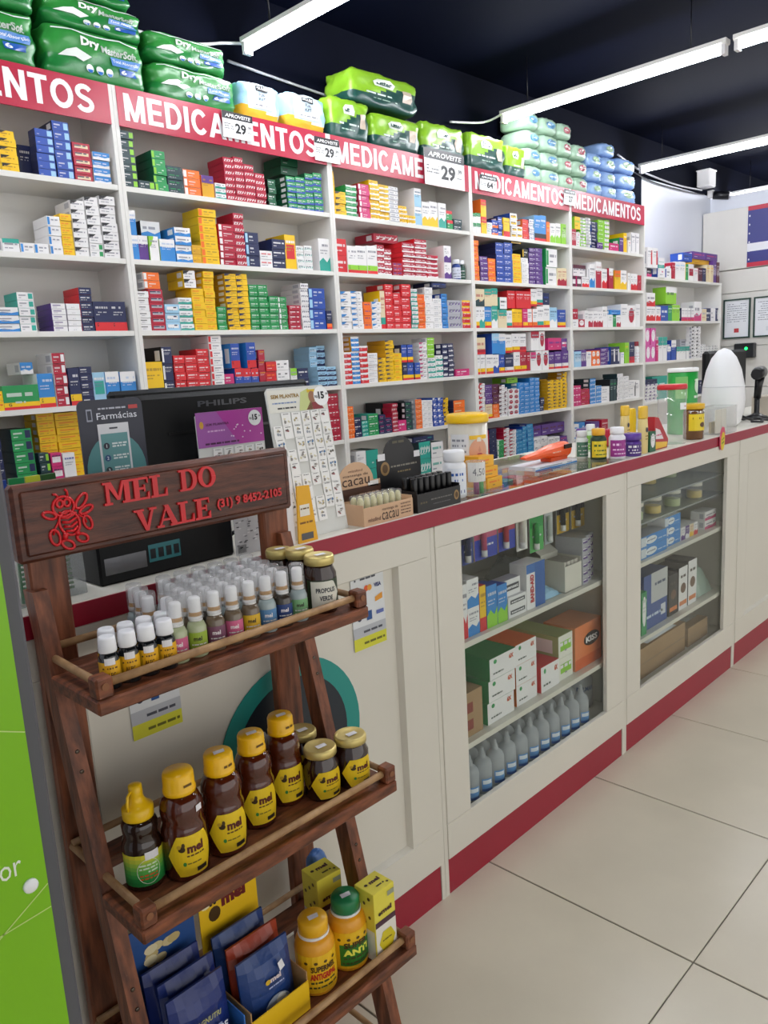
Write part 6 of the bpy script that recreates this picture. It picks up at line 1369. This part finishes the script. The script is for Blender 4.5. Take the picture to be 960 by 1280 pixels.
b.text(lambda u, v, d=0: m3(u, v, .0035), '(31) 9 8452-2105', 0, 0, hh, 'w', w=ww, bold=.03, align='L'); b.text(lambda u, v, d=0: m3(u, v, .0018), '(31) 9 8452-2105', 0, 0, hh, 'w', w=ww, bold=.03, align='L'); b.build('phone_number', 'red_relief', hd)
# bee emblem of raised red lines
b = MB(); E = lambda cx, cy, rx, ry, rot=0, n=22: [hmap(.076+cx+rx*math.cos(a)*math.cos(rot)-ry*math.sin(a)*math.sin(rot), .058+cy+rx*math.cos(a)*math.sin(rot)+ry*math.sin(a)*math.cos(rot), .0012) for a in [2*math.pi*k/n for k in range(n)]]
ln = lambda pts, r=.0019: b.tube([hmap(.076+x, .058+y, .0012) for x, y in pts], r, 6)
for args in ((-.004, .018, .016, .015), (.012, .0, .0, .0)):
    if args[2]: b.tube(E(*args), .0022, 6, closed=True)
b.tube(E(.002, -.008, .015, .019, .3), .0022, 6, closed=True)
for k, yy in enumerate((.004, -.003, -.010, -.017)): ln([(-.011+.002*k, yy-.002), (0+.002*k, yy-.004), (.014+.0*k, yy+.002)], .0024)
b.tube(E(.024, .022, .006, .013, -.7), .0023, 6, closed=True); b.tube(E(.030, .008, .005, .011, -1.2), .0023, 6, closed=True); b.tube(E(-.026, .008, .005, .010, 1.2), .0023, 6, closed=True)
b.tube(E(-.009, .023, .0045, .0055), .0023, 6, closed=True); b.tube(E(.002, .023, .0045, .0055), .0023, 6, closed=True); ln([(-.012, .010), (-.004, .007), (.006, .011)])
ln([(-.008, .031), (-.014, .038), (-.018, .038)]); ln([(.004, .032), (.004, .040), (.001, .043)])
ln([(-.013, -.002), (-.020, -.012), (-.024, -.022)], .0016); b.tube(E(-.022, -.026, .007, .012, .2), .0022, 6, closed=True); ln([(.016, .002), (.026, -.004), (.028, -.012)], .0016); b.tube(E(.030, -.012, .006, .011, .3), .0022, 6, closed=True)
ln([(-.006, -.022), (-.008, -.032)], .0042); b.tube(E(-.004, -.040, .010, .006, -.6), .0023, 6, closed=True); ln([(.010, -.022), (.014, -.028)], .0042); b.tube(E(.019, -.034, .009, .006, -.5), .0023, 6, closed=True)
b.build('bee_emblem', 'red_relief', hd)
tag(rack, 'dark wooden ladder rack with MEL DO VALE header and honey goods', 'display rack')
# ------------------------------------------------------------ goods on the upper tier
Z1 = .9783
def aloe(x, y, label):
    r = .0145; t = empty('oil_bottle', (x, y, Z1)); L_([(r*.94, 0, '171a1c'), (r, .002), (r, .044), (r*.8, .050), (r*.7, .052)], 16).build('bottle_body', 'syrup', t); L_([(r*.86, .0522, 'f0f0f2'), (r*.9, .054), (r*.82, .071), (r*.72, .0745)], 18).build('cap', 'plastic', t)
    b = MB(); an = math.radians(-113); mp = cylmap(r+.0003, an); b.rect(mp, -r*1.4, r*1.4, .008, .040, 'e8b01c', nu=8); m2 = cylmap(r+.0006, an); b.text(m2, 'ALEC', 0, .018, .007, '5a3208', w=.014, bold=.02); b.lines(m2, -.011, .011, .030, .0022, '5a3208', random.Random(2), 1); b.lines(m2, -.011, .011, .0085, .0018, '5a3208', random.Random(4), 1); b.build('label_wrap', 'card', t)
    b = MB(); b.rect(m2, -.007, .008, .036, .046, 'ecebee', nu=4); b.build('price_label', 'card', t); tag(t, label, 'bottle', 'white capped oil bottles on the upper tier')
for r in range(2):
    for i in range(4): aloe(.458+.0298*i+.016*r, -.212+.034*r, f'small dark oil bottle with white cap, {ORD[i]} from the left in the {("front","back")[r]} row')
sb = L_([(.0142, 0, 'b8b8ae'), (.0152, .002), (.0152, .046), (.012, .054), (.0085, .056)], 18); sb_d = sb.mesh('bottle_body', ('syrup',))
sn = L_([(.009, .056, 'f2f2f2'), (.0108, .0562), (.0108, .064, 'c99a5a'), (.0095, .0642), (.0095, .070, 'f6f6f6'), (.0094, .0702), (.0094, .090), (.0075, .093)], 14).mesh('spray_nozzle', ('plastic',)); scap = L_([(.0125, .060), (.0125, .0985), (.0115, .1)], 18).mesh('clear_cap', ('frosted_cap',))
dark = {k: L_([(.0142, 0, k), (.0152, .002), (.0152, .046), (.012, .054), (.0085, .056)], 18).mesh('bottle_body', ('syrup',)) for k in ('3a322a', '6a5a48', 'a9b08a', '9aa8a8')}
SL = {'pink': 'd0628a', 'lime green': '9ab53a', 'mauve': '7a4a62', 'yellow': 'e0b42a', 'blue': '5a8ab8', 'green': '7ab07a', 'navy': '26407a', 'orange': 'd98a4a'}
slm = {}
for k, c in SL.items():
    b = MB(); an = math.radians(-112); mp = cylmap(.0156, an); b.rect(mp, -.017, .017, .008, .04, c, nu=9); m2 = cylmap(.0159, an); b.text(m2, 'mel', -.002, .027, .007, '2a2418' if k in ('lime green', 'yellow', 'green') else 'f2ecec', w=.013, bold=.03); b.lines(m2, -.012, .012, .02, .002, 'eeeeea', random.Random(1), 1); b.lines(m2, -.012, .01, .014, .002, 'eeeeea', random.Random(2), 1); slm[k] = b.mesh('label_wrap', ('card',))
FR = ['pink', 'lime green', 'mauve', 'pink', 'yellow', 'blue', 'navy', 'green']; BK = list(SL); rn = random.Random(77)
for r in range(5):
    for i in range(8):
        x = .571+.0338*i+(.006*r if r else 0)-(.02 if r > 1 and i == 0 else 0); y = -.206+.0325*r
        if r < 5 and x > .815: continue
        if i == 7 and r > 0: continue
        c = FR[i] if r == 0 else rn.choice(BK); t = empty('spray_bottle', (x, y, Z1)); place('bottle_body', dark[rn.choice(list(dark))] if c not in ('blue', 'green') else dark['9aa8a8'], t); place('spray_nozzle', sn, t); place('clear_cap', scap, t); place('label_wrap', slm[c], t)
        tag(t, f'clear capped spray bottle with {c} label, {ORD[r]} row from the front, {ORD[i]} from left', 'spray bottle', 'honey spray bottles on the upper tier')
def goldjar(x, y, z, r, h, label, kind):
    t = empty('honey_jar', (x, y, z)); L_([(r*.9, 0, '2a120a'), (r, .004), (r, h*.68), (r*.82, h*.8), (r*.8, h*.84)], 26).build('jar_body', 'syrup', t)
    L_([(r*.88, h*.84, 'd8c47c'), (r*.93, h*.85), (r*.93, h*.965), (r*.86, h), (r*.8, h*.993), (0, h*.99)], 28).build('lid', 'gold_lid', t)
    an = math.radians(-100)
    if kind == 'mel': mel_label(r, h*.05, h*.62, an, 1.0).build('label_print', 'card', t)
    else:
        b = MB(); mp = cylmap(r+.0005, an); b.rect(mp, -r*1.5, r*1.5, h*.08, h*.6, '2a3a24', nu=10); m2 = cylmap(r+.0009, an); [b.face([m2(u, h*.34-f(u)), m2(u2, h*.34-f(u2)), m2(u2, h*.34+f(u2)), m2(u, h*.34+f(u))], 'dfddcf') for f in [lambda q: h*.24*min(1, max(0, (r*.75-q)/(r*.45)))] for u, u2 in [(-r*1.2+r*1.95*k/14, -r*1.2+r*1.95*(k+1)/14) for k in range(14)]]; m3_ = cylmap(r+.0013, an); b.text(m3_, 'PROPOLIS', -r*.25, h*.38, h*.085, '1d2430', w=r*1.25, bold=.03); b.text(m3_, 'VERDE', -r*.25, h*.24, h*.085, '1d2430', w=r*.85, bold=.03); b.build('label_print', 'card', t)
    b = MB(); b.poly2(flat((0, 0, h+.0008), (1, 0, 0), (0, 1, 0)), [(-.011, -.009), (.009, -.011), (.011, .0), (-.009, .003)], 'ecebee'); b.build('price_label', 'card', t)
    return tag(t, label, 'jar', 'honey jars with gold lids')
def mel_label(r, z0, z1, an, s):
    b = MB(); mp = cylmap(r+.0005, an); h = z1-z0; W_ = r*1.18; N_ = 14
    for k in range(N_):
        u, u2 = -W_+2*W_*k/N_, -W_+2*W_*(k+1)/N_; f = lambda q: min(1, (W_-abs(q))/(W_*.42))*.5*.96
        a, c = f(u), f(u2); zc_ = (z0+z1)/2; b.face([mp(u, zc_-a*h), mp(u2, zc_-c*h), mp(u2, zc_+c*h), mp(u, zc_+a*h)], 'ecc91e')
    m2 = cylmap(r+.0009, an); b.text(m2, 'mel', r*.12, z0+h*.56, h*.22, '5a1c14', w=r*.78, bold=.05); b.disc(m2, -r*.5, z0+h*.68, r*.16, h*.07, '3a2810', n=12); b.disc(m2, -r*.62, z0+h*.74, r*.1, h*.05, 'c9a22a', n=10); b.disc(m2, -r*.42, z0+h*.77, r*.08, h*.06, '4a3a20', n=8)
    b.lines(m2, -r*.3, r*.6, z0+h*.48, h*.035, '5a3a18', random.Random(3), 1); b.disc(m2, -r*.42, z0+h*.32, r*.08, h*.05, '3a8a3a', n=10); b.lines(m2, -r*.3, r*.4, z0+h*.3, h*.03, '7a6a20', random.Random(5), 1); b.rect(m2, r*.1, r*.62, z0+h*.08, z0+h*.18, '231a12', nu=3)
    return b
goldjar(.868, -.196, Z1, .029, .102, 'propolis jar with gold lid at the front right of the upper tier', 'p')
goldjar(.872, -.138, Z1, .028, .105, 'gold lidded jar in the middle of the upper tier jars', 'p')
goldjar(.858, -.094, Z1, .026, .102, 'gold lidded jar at the back of the upper tier', 'p')
# ------------------------------------------------------------ middle tier
Z2 = .6523
def honey(x, y, s, label, k):
    t = empty('honey_bottle', (x, y, Z2)); r, h = .0340*s, .167*s; L_([(r*.92, 0, '4e1d09'), (r, .004), (r*1.0, h*.47), (r*.97, h*.49), (r*.92, h*.54), (r*.94, h*.58), (r*.97, h*.63), (r*.93, h*.70), (r*.80, h*.765), (r*.64, h*.79), (r*.6, h*.795)], 30).build('bottle_body', 'syrup', t)
    L_([(r*.68, h*.795, 'f6bd0c'), (r*.73, h*.80), (r*.73, h*.84), (r*.70, h*.845), (r*.69, h*.97), (r*.63, h*.997), (0, h)], 26).build('cap', 'plastic', t); mel_label(r, h*.05, h*.46, math.radians(-101), 1).build('label_print', 'card', t)
    b = MB(); b.poly2(flat((0, 0, h+.0006), (1, 0, 0), (0, 1, 0)), [(-.011, -.007), (.007, -.010), (.011, .0), (-.007, .003)], 'ecebee') if k else b.rect(cylmap(r*.99, math.radians(-70)), -.006, .006, h*.64, h*.70, 'ecebee'); b.build('price_label', 'card', t); b = MB(); b.lines(cylmap(r*.735, math.radians(-85)), -.008, .008, h*.88, .004, '6a4a08', random.Random(k), 1); b.build('date_print', 'card', t)
    tag(t, label, 'bottle', 'honey squeeze bottles on the middle tier')
honey(.537, -.222, 1.0, 'honey bottle with yellow cap next to the green labelled bottle', 0); honey(.611, -.219, .99, 'second honey bottle from the green labelled bottle', 1); honey(.689, -.198, .96, 'third honey bottle from the green labelled bottle', 2); honey(.764, -.182, .955, 'honey bottle with yellow cap beside the gold lidded jars', 3)
t = empty('squeeze_bottle', (.480, -.196, Z2)); t.scale = (1, 1, .9); r = .029; L_([(r*.92, 0, '2a1810'), (r, .004), (r, .075), (r*.96, .08), (r*.84, .09), (r*.9, .098), (r*.92, .11), (r*.8, .118), (r*.6, .12)], 28).build('bottle_body', 'syrup', t); L_([(r*.78, .12, 'f0c00e'), (r*.80, .122), (r*.80, .138), (r*.62, .142), (r*.42, .150), (r*.34, .158), (r*.36, .16), (r*.34, .176), (r*.2, .178), (0, .179)], 24).build('nozzle_cap', 'plastic', t)
b = MB(); b.tube([(-r*.30, -.003, .170), (-r*.55, -.006, .164), (-r*.66, -.008, .15), (-r*.62, -.007, .138)], .0022, 6, 'f0c00e'); b.build('cap_strap', 'plastic', t)
b = MB(); an = math.radians(-104); mp = cylmap(r+.0005, an); 
for k in range(8): b.rect(mp, -r*1.6, r*1.6, .01+.007*k, .017+.007*k, ['1f8a3e', '249544', '3aa54a', '58b04c', '7aba48', '9cc242', 'c0ca3a', 'd9cf34'][k], nu=10)
m2 = cylmap(r+.0009, an); b.tube([m2(.016*math.cos(a*.314)*1.1, .036+.022*math.sin(a*.314)) for a in range(20)], .0005, 4, 'e8f0d8', closed=True); [b.lines(m2, -.014, .014, .046-.006*k, .0028, 'd8ecd0' if k < 3 else 'd8602a', random.Random(k), .9) for k in range(5)]; b.build('label_wrap', 'card', t); b = MB(); b.rect(m2, -.004, .018, .056, .07, 'ecebee', nu=4); b.build('price_label', 'card', t); tag(t, 'dark squeeze bottle with yellow nozzle and green label', 'bottle')
goldjar(.816, -.222, Z2, .032, .092, 'gold lidded honey jar nearest the tall honey bottles', 'mel'); goldjar(.879, -.234, Z2, .032, .094, 'gold lidded honey jar by the right corner block', 'mel'); goldjar(.836, -.146, Z2, .031, .092, 'gold lidded honey jar behind the front pair', 'mel')
# ------------------------------------------------------------ lower tier
Z3 = .3233
def bag_front(t, w, h, col, name, deco, seed, y, x, tilt=.12, th=.02):
    rn = random.Random(seed); b = MB(); n = 8; G = []
    for i in range(n+1):
        G.append([])
        for j in range(n+1):
            u, v = i/n*2-1, j/n*2-1; e = max(0, 1-abs(u)**3)*max(0, 1-abs(v)**4); G[i].append((x+u*w/2, y-th*e*(.8+.3*rn.random())+tilt*(j/n)*h, j/n*h))
    for i in range(n):
        for j in range(n): b.face([G[i][j], G[i+1][j], G[i+1][j+1], G[i][j+1]], col, 0, True)
    b.face([(x-w/2, y+.004, 0), (x-w/2, y+.004+tilt*h, h), (x+w/2, y+.004+tilt*h, h), (x+w/2, y+.004, 0)], col)
    for i in range(n): b.face([G[i][n], G[i+1][n], (x-w/2+w*(i+1)/n, y+.004+tilt*h, h), (x-w/2+w*i/n, y+.004+tilt*h, h)], col); 
    b.build('pouch', 'film', t)
    if deco: b = MB(); deco(b, lambda u, v, d=0: (x+u*w/2, y-th-.004+tilt*(v*.5+.5)*h, (v*.5+.5)*h)); b.build('print', 'film', t)
def opentray(t, w, d, h, col, inner, hback):
    b = MB(); e = .002; b.box(-w/2, w/2, 0, e, 0, h, col); b.box(-w/2, -w/2+e, e, d, 0, h*1.3, inner); b.box(w/2-e, w/2, e, d, 0, h*1.3, inner); b.box(-w/2+e, w/2-e, e, d, 0, e, inner); b.box(-w/2, w/2, d, d+e, 0, hback, col); b.build('tray', 'card', t)
t = empty('snack_display', (.515, -.285, Z3)); opentray(t, .115, .13, .06, '28508f', '3a7ac8', .225)
b = MB(); mp = flat((0, .1296, 0)); rn = random.Random(4); [b.disc(mp, -.015+rn.uniform(-.02, .035), .165+rn.uniform(-.012, .016), .012, .008, rn.choice(('d9c896', 'c9b47a', 'e4d8b0')), n=10) for _ in range(9)]; b.lines(mp, -.02, .04, .135, .004, 'a9b8d8', rn, 1); b.build('header_print', 'card', t); tag(t, 'blue display tray on the lower tier left', 'display tray')
def d_geng(b, m): b.text(m, 'MAGNUTRI', .0, .28, .12, 'a9a86a', w=1.0, bold=.03, slant=.2); b.text(m, 'GENGIBRE', .08, -.12, .18, 'd9dce8', w=1.2, bold=.04, slant=.1); b.lines(m, -.5, .5, .05, .05, '8f9ac8', random.Random(2), 1); b.disc(m, .1, -.55, .45, .2, 'c9c8c4', n=12)
for i, (yy, xx, l) in enumerate(((.03, 0, 'front'), (.06, .004, 'second'), (.09, -.004, 'rear'))):
    t = empty('ginger_pouch', (.515, -.285, Z3+.0023)); bag_front(t, .100, .145+.008*i, '1c2f74', 'p', d_geng if i == 0 else None, 5+i, yy, xx, .1, .018); tag(t, f'{l} dark blue ginger pouch in the blue tray', 'pouch', 'ginger pouches in the blue tray')
t = empty('snack_display', (.642, -.285, Z3)); opentray(t, .118, .13, .055, 'f0c21a', 'b98f5c', .225)
b = MB(); mp = flat((0, .1296, 0)); b.disc(mp, -.032, .190, .014, .012, 'e8b820', n=14); b.disc(mp, -.03, .172, .012, .014, '4a3210', n=12); b.disc(mp, -.046, .194, .009, .006, 'f4ecc0', n=8); m2 = flat((0, .1290, 0)); b.disc(m2, -.036, .193, .003, .004, '141414', n=8); b.disc(m2, -.028, .193, .003, .004, '141414', n=8); b.build('bee_print', 'card', t); b = MB(); b.text(mp, 'mel', .010, .176, .026, '6a1418', w=.05, bold=.06); b.text(mp, 'R$', .047, .204, .013, '5a2a10', w=.016, bold=.03); b.build('header_print', 'card', t)
b = MB(); b.prism([(.059, .2255), (.050, .240), (.03, .234), (.012, .248), (-.012, .242), (-.03, .236), (-.05, .232), (-.059, .2255)], lambda u, v, d=0: (u, .132-d, v), .002, 'f0c21a'); b.build('header_top', 'card', t); tag(t, 'yellow mel display tray on the lower tier', 'display tray')
def d_mel(b, m): b.text(m, 'mel', .1, .28, .14, 'd8c8c8', w=.42, bold=.05); b.disc(m, -.2, .34, .1, .07, 'd8b020', n=10); b.lines(m, -.2, .4, .14, .04, 'a9b4dc', random.Random(2), 1); b.disc(m, .05, -.4, .5, .3, '8f98a8', n=14); b.disc(m, .2, -.3, .2, .16, 'c9c8c0', n=10); b.poly2(m, [(.3, .42), (.5, .48), (.42, .72), (.24, .66)], 'ecebee')
for i, (yy, xx, l) in enumerate(((.03, 0, 'front'), (.06, .003, 'second'), (.09, -.003, 'rear'))):
    t = empty('honey_pouch', (.642, -.285, Z3+.0023)); bag_front(t, .104, .128+.010*i, ('24427e', 'a84028', '24427e')[i], 'p', d_mel if i == 0 else None, 15+i, yy, xx, .1, .018); tag(t, f'{l} pouch in the yellow mel tray', 'pouch', 'honey pouches in the yellow tray')
def supp(x, y, cap, c2, t1, t2, label):
    t = empty('supplement_bottle', (x, y, Z3)); r, h = .036, .133; L_([(r*.92, 0, 'e8a01c'), (r, .004), (r, h*.62), (r*.9, h*.72), (r*.72, h*.77)], 28).build('bottle_body', 'plastic', t); L_([(r*.72, h*.77, 'f2f2f2'), (r*.78, h*.78), (r*.78, h*.815)], 26).build('collar', 'plastic', t); L_([(r*.72, h*.8155, cap), (r*.74, h*.82), (r*.74, h*.97), (r*.66, h), (0, h*1.001)], 26).build('cap', 'plastic', t)
    b = MB(); an = math.radians(-106); mp = cylmap(r+.0005, an); b.rect(mp, -r*1.7, r*1.7, h*.06, h*.6, 'f0bf1c', nu=12); m2 = cylmap(r+.0009, an); b.rect(m2, -r*.9, r*1.2, h*.1, h*.42, c2, nu=8); m3_ = cylmap(r+.0013, an); b.text(m3_, t1, 0, h*.37, h*.085, '4a3010', w=r*1.35, bold=.04); b.text(m3_, t2, 0, h*.255, h*.095, 'c0281c' if c2 == 'f0bf1c' else 'f0ee5a', w=r*1.45, bold=.05); b.lines(m3_, -r*.7, r*.7, h*.2, h*.03, '4a4a20', random.Random(1), 1); b.lines(m3_, -r*.8, r*.8, h*.13, h*.025, '4a4a20', random.Random(2), 1); [b.disc(m2, -r*.9+r*.5*k, h*.5, r*.1, h*.022, '5a4210', n=8) for k in range(4)]; b.build('label_wrap', 'card', t)
    b = MB(); b.poly2(flat((0, 0, h*1.006), (1, 0, 0), (0, 1, 0)), [(-.012, -.006), (.006, -.010), (.011, .0), (-.008, .005)], 'e2e0e6'); b.build('price_label', 'card', t); tag(t, label, 'bottle', 'supplement bottles on the lower tier')
supp(.748, -.249, 'f0b41a', 'f0bf1c', 'SUPERMEL', 'ANTIGRIPAL', 'yellow supplement bottle with a yellow cap'); supp(.8245, -.251, '1c7a48', '2f7a2a', 'SUPER', 'ANTI', 'yellow supplement bottle with a green cap')
def melbox(x, y, w, d, h, label, rz=0):
    t = empty('honey_carton', (x, y, Z3), rz); b = MB(); b.rbox(-w/2, w/2, -d/2, d/2, 0, h, .001, 'e6d84a'); b.build('carton_body', 'card', t); b = MB(); mp = flat((0, -d/2-.0005, 0)); m2 = flat((0, -d/2-.001, 0)); b.rect(mp, -w*.48, w*.48, h*.01, h*.50, 'eae6da'); b.rect(mp, -w*.48, w*.48, h*.50, h*.58, '4a2a3a'); b.poly2(m2, [(-w*.36, h*.25), (-w*.16, h*.4), (w*.22, h*.4), (w*.42, h*.25), (w*.22, h*.1), (-w*.16, h*.1)], 'd8c622'); b.text(m2, 'mel', .06*w, h*.66, h*.07, '4a1c20', w=w*.5, bold=.05); b.disc(m2, -w*.26, h*.68, w*.07, h*.025, '3a2a14', n=8); b.rect(m2, w*.14, w*.46, h*.86, h*.93, '9aa088'); b.lines(flat((0, -d/2-.0014, 0)), -w*.2, w*.24, h*.26, h*.02, '7a6a14', random.Random(1), 1)
    b.build('front_print', 'card', t); b = MB(); ml = lambda u, v, dd=0: (-w/2-.0006, -u, v); b.rect(ml, -d*.46, d*.46, h*.01, h*.45, 'e4dfd0'); [b.disc(lambda u, v, dd=0: (-w/2-.0011, -u, v), d*.3*math.sin(k*2.1), h*(.55+.09*k), d*.07, d*.07, '5a4a1c', n=8) for k in range(5)]
    b.build('side_print', 'card', t); b = MB(); mt = flat((0, 0, h+.0006), (1, 0, 0), (0, 1, 0)); b.text(mt, 'mel', .004, .0, d*.2, '4a1c20', w=w*.46, bold=.05); b.disc(mt, -w*.3, d*.1, w*.07, w*.06, '3a2a14', n=8); b.disc(mt, w*.36, -d*.3, w*.05, w*.05, '5a4a1c', n=8); b.lines(mt, -w*.1, w*.3, -d*.26, d*.07, '4a4010', random.Random(2), 1); b.build('top_print', 'card', t); tag(t, label, 'carton', 'tall yellow mel cartons on the lower tier')
melbox(.875, -.277, .054, .050, .140, 'tall yellow mel carton by the right front corner block', .0); melbox(.840, -.168, .056, .052, .138, 'tall yellow mel carton standing behind the green capped bottle', -.1)
pack('blue_bag', .858, -.116, Z3, .05, .03, .13, lambda a, b_, c: '4a78c0', 'crumpled light blue bag hanging under the middle tier right end', None, None, p=3, seed=91, cat='bag')
# ------------------------------------------------------------ lime display panel at the left
t = empty('promo_panel', (.0, -.35, 0)); b = MB(); b.rbox(-.30, .3055, 0, .03, 0, 1.55, .004); b.build('frame', 'dark_frame', t); b = MB(); b.box(-.29, .2875, -.004, -.0003, .02, 1.53); b.build('printed_sheet', 'lime_print', t)
b = MB(); mp = flat((0, -.0046, 0)); b.text(mp, 'melhor', .262, .857, .026, 'eef4e4', w=.075, bold=.0, align='R'); 
for (a, c, e, f) in ((.05, 1.12, .287, 1.02), (.05, .78, .287, .80), (.02, .66, .287, .83)):
    dx, dz = e-a, f-c; l = math.hypot(dx, dz); nx, nz = -dz/l*.0007, dx/l*.0007; b.face([mp(a+nx, c+nz), mp(a-nx, c-nz), mp(e-nx, f-nz), mp(e+nx, f+nz)], 'c9e08a')
b.build('print', 'plastic', t); b = MB(); b.lathe([(.0085, 0, 'f4f4f4'), (.0085, .003), (.006, .005), (0, .0055)], 16); o = b.build('white_button', 'plastic', t, (.268, -.004, .838)); o.rotation_euler.x = math.pi/2
tag(t, 'lime green promotional panel at the left picture edge', 'display panel')
